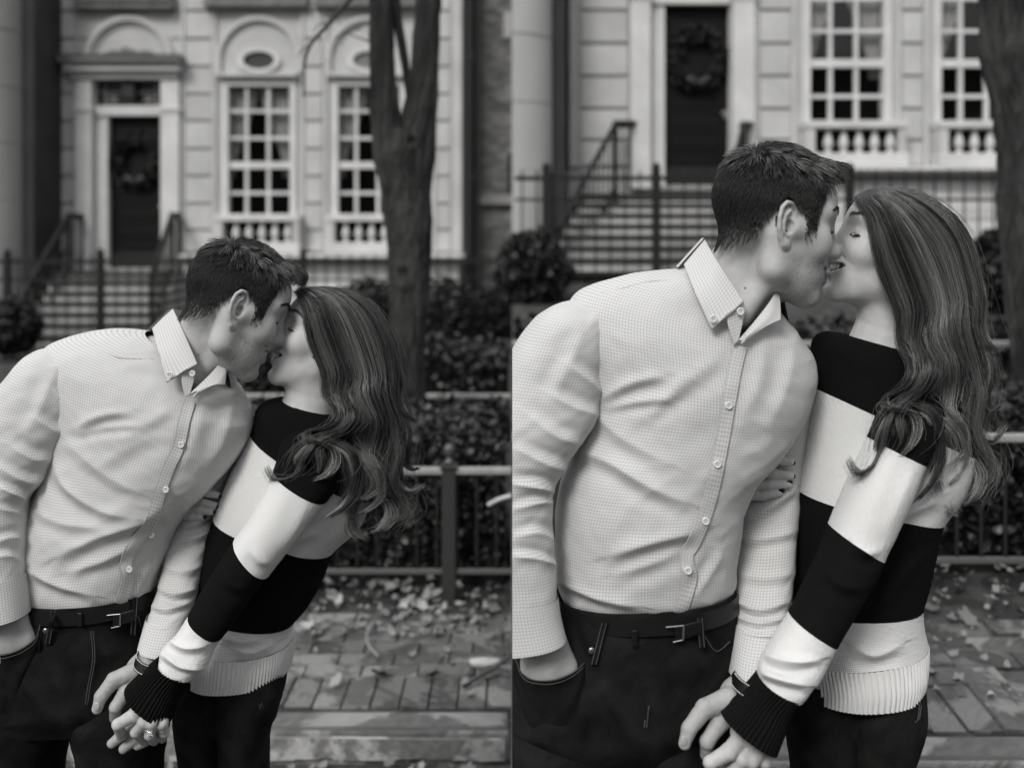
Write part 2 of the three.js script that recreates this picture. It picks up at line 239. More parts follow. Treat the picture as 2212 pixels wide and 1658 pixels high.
    const bal = part('balustrade', [bp(474 + x, 465, 656 + x, 478, HZ, .34, 0, .01), bp(474 + x, 523, 656 + x, 546, HZ, .36, 0, .01)], trim, h);
    part('shade_panel', bp(480 + x, 478, 652 + x, 523, HZ, .03, 0), black, bal);  // black panel painted as the shade between the balusters
    for (const [a, b] of [[476, 492], [640, 654]]) part('pier', bp(a + x, 478, b + x, 523, HZ, .32, -.031, .01), paint2, bal);
    for (let i = 0; i < 5; i++) part('baluster', lathePx([[6, 0], [6, .08], [4, .1], [5, .18], [9, .34], [8.5, .46], [4.5, .75], [3.5, .86], [6, .92], [6, 1]], 510 + x + i * 28, 478, 523, HZ - .22), trim, bal);
    part('sill', [bp(446 + x, -14, 668 + x, 20, HZ, .2, 0, .02)], M(.2, .9, { map: rep(T.grime, 1) }), h);
  }
  part('sill', [bp(168, -14, 380, 24, HZ, .2, 0, .02), bp(174, 5, 374, 9, HZ, .24, 0)], M(.2, .9, { map: rep(T.grime, 1) }), h);
  part('water_table', [bp(404, 548, 1006, 556, HZ, .5, 0, .02), bp(404, 556, 1000, 562, HZ, .4, 0, .01), bp(404, 562, 992, 710, HZ, .22, 0)], trim, h);
  part('base_panel', [bp(410, 584, 985, 588, HZ, .24, -.2), bp(410, 620, 985, 640, HZ, .235, -.2)], paint2, h);
  return h;
}
const house = makeHouse('cream townhouse with dark front door seen whole at the left');
const houseD = mirrorDelta(HZ);
copy(house, houseD, 'cream townhouse with dark front door, closer and cropped, at the right', 'house');
function wreath(d, label) {
  const t = thing('door_wreath', label, 'wreath'), k = HZ / F, geos = [];
  for (let i = 0; i < 700; i++) { const a = rr(0, 6.283), r = (44 + gs() * 11) * k, tw = rr(0, 6.28), g = leafGeo(.09, .5, false); g.applyMatrix4(new THREE.Matrix4().compose(V(Math.cos(a) * r, Math.sin(a) * r * 1.08, rr(0, .1)), new THREE.Quaternion().setFromEuler(new THREE.Euler(rr(0, 3), tw, rr(0, 3))), V(1, 1, 1))); geos.push(g); }
  const tor = new THREE.TorusGeometry(44 * k, .06, 8, 32); part('twig_ring', tor, M(.02, .9), t); const m = part('foliage', geos, M(.016, .85), t); m.userData.kind = 'stuff';
  { const b = []; for (const s of [-1, 1]) { const g = new THREE.SphereGeometry(.07, 12, 8); g.scale(1.5, .8, .5); g.rotateZ(s * .5); g.translate(s * .08, -.02 - .3, .12); b.push(g); } part('bow', b, M(.02, .6), t); }
  t.position.copy(P(291, 346, HZ).add(d)).add(V(0, 0, -.1));
}
wreath(V(0, 0, 0), 'dark leafy wreath hung on the door of the left house'); wreath(houseD, 'dark leafy wreath hung on the door of the right house');

/* steps, rails */
function steps(d, label, fl) {
  const s = thing('front_steps', label, 'steps'), n = 7, rise = (P(0, 585, HZ).y - .12) / n;
  for (let i = 0; i < n; i++) { const Z = HZ - .35 - i * .29, y = .12 + (n - i) * rise; const x0 = P(150, 0, HZ).x + fl * i, x1 = P(405, 0, HZ).x + .03 * i; part('step', [boxW(x0, y - rise - .02, -HZ, x1, y - .042, -Z + .26, .004)], paint2, s); part('tread', boxW(x0 - .03, y - .042, -HZ - .001, x1 + .03, y, -Z + .31, .012), M(.07, .9, { map: rep(T.grime, .8) }), s); }  // dark tread colour paints the shadow and dirt line under each nosing
  s.position.copy(d);
}
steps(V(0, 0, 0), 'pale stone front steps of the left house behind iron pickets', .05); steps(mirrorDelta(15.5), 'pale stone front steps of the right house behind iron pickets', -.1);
function handrail(d, pts, label, grp) {
  const r = thing('handrail', label, 'handrail'), [a, b, c] = pts.map(p => P(...p));
  part('rail', [beam(b, a, .06, .09), beam(a.clone().add(V(-.02, 0, 0)), c, .06, .09)], iron, r);
  for (let i = 0; i <= 11; i++) { const t = i / 11, p = a.clone().lerp(b, t), n = Math.max(.12 + (grp || 0), p.y - .95 - (i % 3 == 0 ? .08 : 0)); part(i % 11 ? 'baluster' : 'post', bar(V(p.x, n, p.z), p, i % 11 ? .011 : .035), iron, r); }
  const lo = V(0, -.82, 0); part('rail', beam(b.clone().add(lo), a.clone().add(lo), .03, .04), iron, r);
  for (let i = 0; i <= 3; i++) { const p = a.clone().lerp(c, i / 3); part('baluster', bar(p.clone().add(V(0, -.9, 0)), p, i == 3 ? .03 : .011), iron, r); }
  r.position.copy(d);
}
const hrL = [[148, 466, HZ - .55], [40, 655, 14.1], [178, 468, HZ - .1]], hrR = [[372, 464, HZ - .5], [326, 600, 14.2], [386, 466, HZ - .1]];
handrail(V(0, 0, 0), hrL, 'black iron handrail on the left side of the left steps'); handrail(V(0, 0, 0), hrR, 'black iron handrail on the right side of the left steps');
const hqL = [[1330, 268, 13.4], [1204, 496, 11.9], [1374, 268, 13.8]], hqR = [[1606, 270, 13.4], [1566, 430, 12.0], [1624, 270, 13.8]];
handrail(V(0, 0, 0), hqL, 'black iron handrail on the left side of the right steps', 1.1); handrail(V(0, 0, 0), hqR, 'black iron handrail top just above the hair of the man at right', 1.1);
function ironFence(gy, Z, px0, px1, posts, top, label, pitch) {
  const f = thing('iron_fence', label, 'fence'), y1 = P(0, top, Z).y, y0 = gy(Z), x0 = P(px0, 0, Z).x, x1 = P(px1, 0, Z).x;
  part('rail', boxW(x0, y1 - .05, -Z - .02, x1, y1, -Z + .02), iron, f); part('rail', boxW(x0, y1 - .28, -Z - .015, x1, y1 - .25, -Z + .015), iron, f); part('rail', boxW(x0, y0 + .1, -Z - .015, x1, y0 + .14, -Z + .015), iron, f);
  const cone = new THREE.ConeGeometry(.018, .07, 6); let k = 0;
  for (let x = x0 + pitch / 2; x < x1 && k < 290; x += pitch, k++) { const g = [bar(V(x, y0 + .05, -Z), V(x, y1 + .02, -Z), .011, .011, 6)]; const c = cone.clone(); c.translate(x, y1 + .05, -Z); g.push(c); part('picket', g, iron, f); }
  for (const p of posts) { const x = P(p, 0, Z).x; const s = new THREE.SphereGeometry(.05, 12, 10); s.translate(x, y1 + .1, -Z); part('post', [boxW(x - .045, y0, -Z - .045, x + .045, y1 + .06, -Z + .045, .006), s], iron, f); }
}
ironFence(gyL, 13.6, -30, 1000, [15, 216, 655], 561, 'black iron picket fence before the front garden of the left house', .165);
ironFence(gyR, 11.4, 1112, 2300, [1180, 1418, 1836], 380, 'black iron picket fence before the front garden of the right house', .165);
ironFence(gyL, 15.2, 1002, 1104, [], 560, 'short black iron fence before the brick building left of centre', .11);

/* neighbouring buildings */
{ const b = thing('brick_building', 'dark brick building past the right corner of the left house', 'building'), Z = 17.2;
  part('wall', boxW(P(1024, 0, Z).x, 0, -Z - 3, -.0006, 9, -Z), M(.22, .95), b);
  const bm = [.3, .24, .36, .2].map(g => M(g, .9, { map: rep(T.grime, 2) })), rest = []; let k = 0;
  const x0 = P(1038, 0, Z).x; let row = 0;
  for (let y = .3; y < 5.8; y += .068, row++) for (let x = x0 - (row % 2) * .1; x < -.02; x += .2) { const xa = Math.max(x, x0), xb = Math.min(x + .19, -.001); if (xb - xa < .03) continue; const g = boxW(xa, y, -Z - .02, xb, y + .058, -Z + rr(.008, .014)); if (k++ < 290) part('brick', g, bm[Math.floor(rnd() * 4)], b); else rest.push(g); }
  if (rest.length) { const m = part('brickwork', rest, bm[0], b); m.userData.kind = 'stuff'; }
  part('window_sill', bp(1030, 422, 1106, 442, Z, .12, -.001, .01), M(.3, .8), b); part('stone_lintel', bp(1088, 28, 1105.9, 84, Z, .06, -.001, .02), M(.5, .8), b); part('window', bp(1096, 330, 1105.9, 420, Z, .02, .05), M(.02, .3), b);
  const d = thing('downpipe', 'black vertical rainwater pipe and painted dark gap beside the left house', 'pipe'); part('pipe', [bar(V(P(1012, 0, 16.4).x, .1, -16.4), V(P(1016, 0, 16.4).x, 8, -16.4), .055), boxW(P(1003, 0, 16.8).x, 0, -17.2, P(1030, 0, 16.8).x, 9, -16.9)], M(.012, .7), d);  // black slab behind the pipe stands in for the shade of the gap
  part('bracket', [bp(1004, 120, 1024, 126, 16.4, .07, .05), bp(1004, 380, 1024, 386, 16.4, .07, .05)], M(.02, .6), d);
}
function neighbour(cl, label) {
  const b = thing('neighbour_building', label, 'building'), s = M(.34, .9, { map: rep(T.grime, .25), bumpMap: rep(T.grit, 2), bumpScale: .01 }), pale = M(.5, .9, { map: rep(T.plaster, .4) });
  const d = cl > 0 ? mirrorDelta(15.2) : V(0, 0, 0), fx = g => (g.translate(d.x, d.y, d.z), cl > 0 ? clampX(g) : g);
  const cr = new THREE.CylinderGeometry(.5, .53, 8, 36); cr.translate(P(0, 0, 15.6).x - .12, 4, -15.6);
  part('round_bay', fx(cr), cl > 0 ? pale : s, b);
  part('side_wall', fx(boxW(P(-260, 0, 15.2).x, 0, -19, P(5, 0, 15.2).x, 8.4, -15.9)), cl > 0 ? pale : s, b);
  part('shade_reveal', fx(boxW(P(26, 0, 15.2).x, 0, -17, P(52, 0, 15.2).x, 8.2, -15.5)), M(.035, .9, { map: rep(T.grime, .5) }), b);  // near-black box paints the shadowed side of the bay
  for (let i = 0; i < 9; i++) { const t = new THREE.TorusGeometry(.515, .012, 6, 36); t.rotateX(Math.PI / 2); t.translate(P(0, 0, 15.6).x - .12, .5 + i * .85, -15.6); part('joint_band', fx(t), s, b); }
}
neighbour(-1, 'grey stone round bay of the neighbouring house at the far left edge'); neighbour(1, 'pale stone round bay of the neighbouring house just right of centre');

/* low fence round the tree bed, hedges, trees, shrubs */
const railM = M(.36, .45, { map: rep(T.grime, 3) });  // pale weathered metal tone also carries painted sky sheen
function lowFence(gy, Z, px0, px1, yT, yB, postX, label, pitch, cl) {
  const f = thing('low_fence', label, 'fence'); let x0 = P(px0, 0, Z).x, x1 = P(px1, 0, Z).x; if (cl < 0) x1 = Math.min(x1, -.0006); else x0 = Math.max(x0, .0006);
  const t = P(0, yT, Z).y, b = P(0, yB, Z).y;
  part('top_rail', boxW(x0, t - .014, -Z - .02, x1, t + .014, -Z + .02, .006), railM, f);
  part('lower_rail', boxW(x0, b - .011, -Z - .012, x1, b + .011, -Z + .012, .004), ironLight, f);
  for (let x = x0 + .03; x < x1; x += pitch) part('picket', bar(V(x, b, -Z), V(x, t - .012, -Z), .007, .007, 6), iron, f);
  for (const p of postX) { const x = P(p, 0, Z).x, s = .0295; const prof = [[.0, 0], [.022, 0], [.022, .012], [.011, .02], [.011, .03], [.019, .042], [.024, .056], [.021, .072], [.011, .083], [0, .087]]; const fin = new THREE.LatheGeometry(prof.map(p => new THREE.Vector2(...p)), 20); fin.translate(x, t + .03, -Z); part('finial', fin, M(.07, .35), f); part('post', [boxW(x - s, gy(Z) - .05, -Z - s, x + s, t + .02, -Z + s, .004), boxW(x - s * 1.25, t + .012, -Z - s * 1.25, x + s * 1.25, t + .03, -Z + s * 1.25, .004)], M(.03, .5), f); }
}
lowFence(gyL, 4.35, -60, 1106, 1016, 1233, [240, 970], 'low iron fence with ball topped post behind the left couple', .085, -1);
lowFence(gyL, 6.2, 300, 1106, 855, 960, [], 'far low rail of the left tree bed seen past the woman', .12, -1);
lowFence(gyR, 3.57, 1106, 2330, 945, 1209, [1210, 2260], 'low iron fence behind the right couple at the right edge', .085, 1);
lowFence(gyR, 5.2, 1106, 2330, 742, 870, [], 'far low rail of the right tree bed seen past the hair', .12, 1);
const hedgeLeaf = (() => { const g = leafGeo(.036, .5, false); return g; })();
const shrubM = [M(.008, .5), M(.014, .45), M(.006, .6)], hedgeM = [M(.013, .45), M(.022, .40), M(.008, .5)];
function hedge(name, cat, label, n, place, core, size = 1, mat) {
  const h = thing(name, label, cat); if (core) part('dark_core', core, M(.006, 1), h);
  for (let k = 0; k < 3; k++) {
    const im = new THREE.InstancedMesh(hedgeLeaf, mat ? mat[k] : hedgeM[k], Math.floor(n / 3)); im.name = 'foliage'; im.userData.kind = 'stuff'; im.castShadow = im.receiveShadow = true;
    const m = new THREE.Matrix4();
    for (let i = 0; i < im.count; i++) { m.compose(place(), new THREE.Quaternion().setFromEuler(new THREE.Euler(rr(-1.2, 1.2), rr(0, 6.28), rr(-1.2, 1.2))), V(1, 1, 1).multiplyScalar(size * rr(.6, 1.3))); im.setMatrixAt(i, m); }
    h.add(im);
  }
}
function boxHedge(gy, x0, x1, z0, z1, top, n, label, cl, size) {
  if (cl < 0) x1 = Math.min(x1, -.03); else x0 = Math.max(x0, .03);
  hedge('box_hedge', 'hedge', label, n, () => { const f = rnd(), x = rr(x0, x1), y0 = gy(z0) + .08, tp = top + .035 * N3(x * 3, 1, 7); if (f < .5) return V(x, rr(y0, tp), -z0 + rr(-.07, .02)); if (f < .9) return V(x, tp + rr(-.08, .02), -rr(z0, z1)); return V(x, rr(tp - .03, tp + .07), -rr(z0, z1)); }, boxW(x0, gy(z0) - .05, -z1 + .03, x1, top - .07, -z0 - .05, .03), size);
}
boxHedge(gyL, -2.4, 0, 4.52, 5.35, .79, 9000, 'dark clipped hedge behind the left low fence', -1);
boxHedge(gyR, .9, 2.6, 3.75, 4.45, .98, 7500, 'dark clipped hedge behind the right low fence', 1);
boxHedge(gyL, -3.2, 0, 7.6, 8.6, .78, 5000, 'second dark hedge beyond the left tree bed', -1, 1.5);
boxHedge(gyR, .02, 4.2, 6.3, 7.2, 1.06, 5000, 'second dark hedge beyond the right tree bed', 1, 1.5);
const blob = (c, r, sy = 1) => () => { const a = rr(0, 6.283), b = Math.acos(rr(-1, 1)), q = r * (.7 + .3 * Math.sqrt(rnd())) * (1 + .18 * N3(Math.cos(a) * 3, b * 2, c.x)); return V(c.x + Math.cos(a) * Math.sin(b) * q, c.y + Math.cos(b) * q * sy, c.z + Math.sin(a) * Math.sin(b) * q); };
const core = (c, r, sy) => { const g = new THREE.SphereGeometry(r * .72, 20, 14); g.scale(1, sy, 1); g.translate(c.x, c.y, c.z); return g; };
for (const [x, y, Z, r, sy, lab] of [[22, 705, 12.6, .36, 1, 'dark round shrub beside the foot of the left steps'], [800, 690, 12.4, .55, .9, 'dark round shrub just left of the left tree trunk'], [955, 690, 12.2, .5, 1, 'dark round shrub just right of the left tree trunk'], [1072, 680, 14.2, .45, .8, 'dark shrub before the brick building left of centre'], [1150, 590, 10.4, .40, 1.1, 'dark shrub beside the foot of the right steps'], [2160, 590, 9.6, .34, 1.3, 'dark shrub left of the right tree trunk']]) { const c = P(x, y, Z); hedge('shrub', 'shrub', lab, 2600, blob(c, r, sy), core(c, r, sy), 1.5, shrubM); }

const KN = [[876, 592, 20], [893, 310, 13]].map(([x, y, r]) => { const c = P(x, y, 5.6); return [c.x, c.y, r * 5.6 / F]; });
function barkLoft(path, n = 60, m = 28, amp = .012) { // path: [centre x, y, half width] in photograph units, at distance Z
  const { pts, Z } = path, pos = [], idx = [], uv = [];
  const cr = pts.map(p => { const v = P(p[0], p[1], Z + (p[3] || 0)); return [v, p[2] * Z / F]; });
  const c = new THREE.CatmullRomCurve3(cr.map(p => p[0]));
  for (let j = 0; j <= n; j++) { const t = j / n, p = c.getPoint(t), f = t * (cr.length - 1), i = Math.min(cr.length - 2, Math.floor(f)), r = lerp(cr[i][1], cr[i + 1][1], f - i);
    for (let k = 0; k <= m; k++) { const a = k / m * 2 * Math.PI, ca = Math.cos(a), sa = Math.sin(a); let q = r * (1 + .10 * N3(ca * 1.5, p.y * 2.2, sa * 1.5 + Z)) + amp * N3(ca * 5, p.y * 4, sa * 5) - amp * 1.1 * Math.abs(N3(ca * 9, p.y * 3.2, sa * 9)) + amp * .6 * N3(ca * 20, p.y * 12, sa * 20); for (const [kx, ky, kr] of KN) { const e = Math.hypot((p.x + ca * r - kx) / kr, (p.y - ky) / kr / 1.2); if (sa > 0 && e < 2.2) q += .016 * kr / .06 * (Math.exp(-((e - .9) ** 2) * 5) - .9 * Math.exp(-e * e * 4)); } pos.push(p.x + ca * q, p.y, p.z + sa * q); uv.push(k / m * 2, p.y * 1.5); } }
  for (let j = 0; j < n; j++) for (let k = 0; k < m; k++) { const a = j * (m + 1) + k; idx.push(a, a + 1, a + m + 2, a, a + m + 2, a + m + 1); }
  const g = new THREE.BufferGeometry(); g.setAttribute('position', new THREE.Float32BufferAttribute(pos, 3)); g.setAttribute('uv', new THREE.Float32BufferAttribute(uv, 2)); g.setIndex(idx); g.computeVertexNormals(); return g;
}
const barkM = M(.095, .95, { map: rep(T.bark, 1, .35), bumpMap: rep(T.bark, 4, 1.2), bumpScale: .035 });
const tree = thing('street_tree', 'forked dark tree trunk behind the woman at left', 'tree');
{ const Z = 5.6;
  part('trunk', [barkLoft({ Z, pts: [[896, 1075, 38], [897, 1000, 30], [893, 900, 31], [885, 780, 33], [883, 640, 42], [882, 500, 48], [877, 400, 55], [873, 330, 58], [872, 280, 44]] }, 220, 90, .014),
    barkLoft({ Z, pts: [[884, 440, 44], [896, 350, 44], [907, 260, 37], [917, 160, 31], [922, 60, 29], [926, -60, 28], [930, -220, 26]] }, 130, 64, .011),
    barkLoft({ Z, pts: [[872, 440, 42], [852, 350, 44], [838, 270, 34], [828, 180, 28], [825, 80, 27], [822, -40, 27], [815, -220, 25]] }, 130, 64, .011)], barkM, tree);
  part('limb', [barkLoft({ Z, pts: [[885, 215, 8, .03], [872, 120, 10, .03], [858, 40, 11, .03], [846, -60, 12, .03]] }, 60, 20, .004)], barkM, tree);
  const tw = (pts, r, Zz) => { const c = new THREE.CatmullRomCurve3(pts.map(p => P(p[0], p[1], Zz))), g = []; for (let i = 0; i < 14; i++) g.push(bar(c.getPoint(i / 14), c.getPoint((i + 1) / 14), r * (1 - .05 * i), r * (1 - .05 * (i + 1)), 7)); return mergeAll(g); };
  part('branch', [tw([[790, -40], [750, 5], [712, 50], [672, 93], [658, 135], [655, 210]], .016, Z - .1)], M(.04, .95), tree);
  part('twig', [tw([[712, 50], [690, 52], [675, 70]], .006, Z - .1), tw([[712, 50], [722, 30], [735, 55]], .006, Z - .1), tw([[800, 90], [770, 80], [740, 70], [720, 85]], .005, Z - .1), tw([[780, 60], [750, 75], [735, 100]], .004, Z - .1), tw([[672, 93], [650, 110], [640, 125]], .005, Z - .1)], M(.06, .95), tree);
}
copy(tree, mirrorDelta(5.6), 'forked dark tree trunk cut by the right edge', 'tree');

{ // unseen block added behind the camera so the window panes mirror something dark
  const b = thing('added_terrace', 'unseen dark terrace added across the street behind the viewer to darken the panes', 'building'); const m = M(.05, .95, { map: rep(T.grime, .3) });
  part('wall', boxW(-30, -1.5, 18, 30, 9, 26), m, b); part('roof', [boxW(-30.3, 9, 17.7, 30.3, 9.5, 26.3)], M(.04, .9), b);
  for (let i = 0; i < 10; i++) part('window', boxW(-26 + i * 5.6, 2, 17.96, -24.4 + i * 5.6, 4.6, 18.1), M(.02, .2), b);
}

/* ---------- people: tools ---------- */
// surface nets over a signed distance field
function netMesh(f, lo, hi, h, colour) {
  const nx = Math.ceil((hi[0] - lo[0]) / h) + 1, ny = Math.ceil((hi[1] - lo[1]) / h) + 1, nz = Math.ceil((hi[2] - lo[2]) / h) + 1;
  const val = new Float32Array(nx * ny * nz), I = (i, j, k) => i + nx * (j + ny * k), B = 4;
  for (let k = 0; k < nz; k += B) for (let j = 0; j < ny; j += B) for (let i = 0; i < nx; i += B) {
    const c = f(lo[0] + (i + 1.5) * h, lo[1] + (j + 1.5) * h, lo[2] + (k + 1.5) * h), far = Math.abs(c) > h * 7;
    for (let kk = k; kk < Math.min(nz, k + B); kk++) for (let jj = j; jj < Math.min(ny, j + B); jj++) for (let ii = i; ii < Math.min(nx, i + B); ii++) val[I(ii, jj, kk)] = far ? c : f(lo[0] + ii * h, lo[1] + jj * h, lo[2] + kk * h);
  }
  const pos = [], id = new Int32Array(nx * ny * nz).fill(-1), idx = [];
  const E = [[0, 1], [0, 2], [0, 4], [1, 3], [1, 5], [2, 3], [2, 6], [3, 7], [4, 5], [4, 6], [5, 7], [6, 7]];
  for (let k = 0; k < nz - 1; k++) for (let j = 0; j < ny - 1; j++) for (let i = 0; i < nx - 1; i++) {
    const v = []; let m = 0; for (let c = 0; c < 8; c++) { const q = val[I(i + (c & 1), j + (c >> 1 & 1), k + (c >> 2))]; v.push(q); if (q < 0) m |= 1 << c; }
    if (!m || m == 255) continue;
    let x = 0, y = 0, z = 0, n = 0;
    for (const [a, b] of E) if ((v[a] < 0) != (v[b] < 0)) { const t = v[a] / (v[a] - v[b]); x += lerp(a & 1, b & 1, t); y += lerp(a >> 1 & 1, b >> 1 & 1, t); z += lerp(a >> 2, b >> 2, t); n++; }
    id[I(i, j, k)] = pos.length / 3; pos.push(lo[0] + (i + x / n) * h, lo[1] + (j + y / n) * h, lo[2] + (k + z / n) * h);
  }
  for (let k = 1; k < nz - 1; k++) for (let j = 1; j < ny - 1; j++) for (let i = 1; i < nx - 1; i++) {
    const a = val[I(i, j, k)] < 0;
    const q = (b, p, r, s, t) => { if (a == b) return; if (p < 0 || r < 0 || s < 0 || t < 0) return; a ? idx.push(p, r, s, p, s, t) : idx.push(p, s, r, p, t, s); };
    q(val[I(i + 1, j, k)] < 0, id[I(i, j - 1, k - 1)], id[I(i, j, k - 1)], id[I(i, j, k)], id[I(i, j - 1, k)]);
    q(val[I(i, j + 1, k)] < 0, id[I(i - 1, j, k - 1)], id[I(i - 1, j, k)], id[I(i, j, k)], id[I(i, j, k - 1)]);
    q(val[I(i, j, k + 1)] < 0, id[I(i - 1, j - 1, k)], id[I(i, j - 1, k)], id[I(i, j, k)], id[I(i - 1, j, k)]);
  }
  const nor = [], col = [], uv = [], e = h * .4, out = [0, 0, 0];
  for (let i = 0; i < pos.length; i += 3) {
    const x = pos[i], y = pos[i + 1], z = pos[i + 2], gx = f(x + e, y, z) - f(x - e, y, z), gy = f(x, y + e, z) - f(x, y - e, z), gz = f(x, y, z + e) - f(x, y, z - e), l = Math.hypot(gx, gy, gz) || 1;
    nor.push(gx / l, gy / l, gz / l); const c = colour ? colour(x, y, z) : 1; col.push(c, c, c); uv.push(x, y);
  }
  const g = new THREE.BufferGeometry(); g.setAttribute('position', new THREE.Float32BufferAttribute(pos, 3)); g.setAttribute('normal', new THREE.Float32BufferAttribute(nor, 3)); g.setAttribute('uv', new THREE.Float32BufferAttribute(uv, 2)); g.setAttribute('color', new THREE.Float32BufferAttribute(col, 3)); g.setIndex(idx); return g;
}
const smin = (a, b, k) => { const h = Math.max(k - Math.abs(a - b), 0) / k; return Math.min(a, b) - h * h * k * .25; };
const smax = (a, b, k) => -smin(-a, -b, k);
function caps(x, y, z, a, b, ra, rb) { const bx = b[0] - a[0], by = b[1] - a[1], bz = b[2] - a[2], px = x - a[0], py = y - a[1], pz = z - a[2]; const t = clamp((px * bx + py * by + pz * bz) / (bx * bx + by * by + bz * bz), 0, 1); return Math.hypot(px - bx * t, py - by * t, pz - bz * t) - (ra + (rb - ra) * t); }
function elli(x, y, z, c, r) { const a = (x - c[0]) / r[0], b = (y - c[1]) / r[1], d = (z - c[2]) / r[2], k0 = Math.hypot(a, b, d), k1 = Math.hypot(a / r[0], b / r[1], d / r[2]); return k1 < 1e-9 ? -Math.min(...r) : k0 * (k0 - 1) / k1; }
const sph = (x, y, z, c, r) => Math.hypot(x - c[0], y - c[1], z - c[2]) - r;

/* head, in its own frame: x forward, y up, z to the side; origin between the ears */
const HP = {
  man: { jawX: -.006, jawY: -.07, jawZ: .05, jawR: .017, chin: [.0725, -.1015, 0], chinR: .0180, nose: 1.04, brow: .0095, cheek: .024, lip: .0052, neckR: .058, smile: .008, cx: .068, cz: .032, mo: 1.0, sk: [.043, .087] },
  woman: { jawX: .0, jawY: -.056, jawZ: .042, jawR: .013, chin: [.074, -.100, 0], chinR: .0150, nose: .92, brow: .006, cheek: .027, lip: .0066, neckR: .046, smile: .009, cx: .064, cz: .0345, mo: 1.12, sk: [.036, .080] },
};
const helix = [[-.004, .0], [-.0085, .013], [-.007, .025], [.002, .033], [.013, .033], [.021, .024], [.0225, .009], [.019, -.007], [.012, -.019], [.005, -.028]];
const anti = [[.004, .022], [.011, .014], [.0125, .002], [.010, -.009], [.003, -.0155]];
function mouth(x, y, z, x0, y0, x1, y1, z1, r0, r1) { const xm = lerp(x0, x1, .42) + .0035, ym = lerp(y0, y1, .45) - .001, m = [xm, ym, z1 * .56]; return Math.min(caps(x, y, z, [x0, y0, 0], m, r0, lerp(r0, r1, .45)), caps(x, y, z, m, [x1, y1, z1], lerp(r0, r1, .45), r1)); }
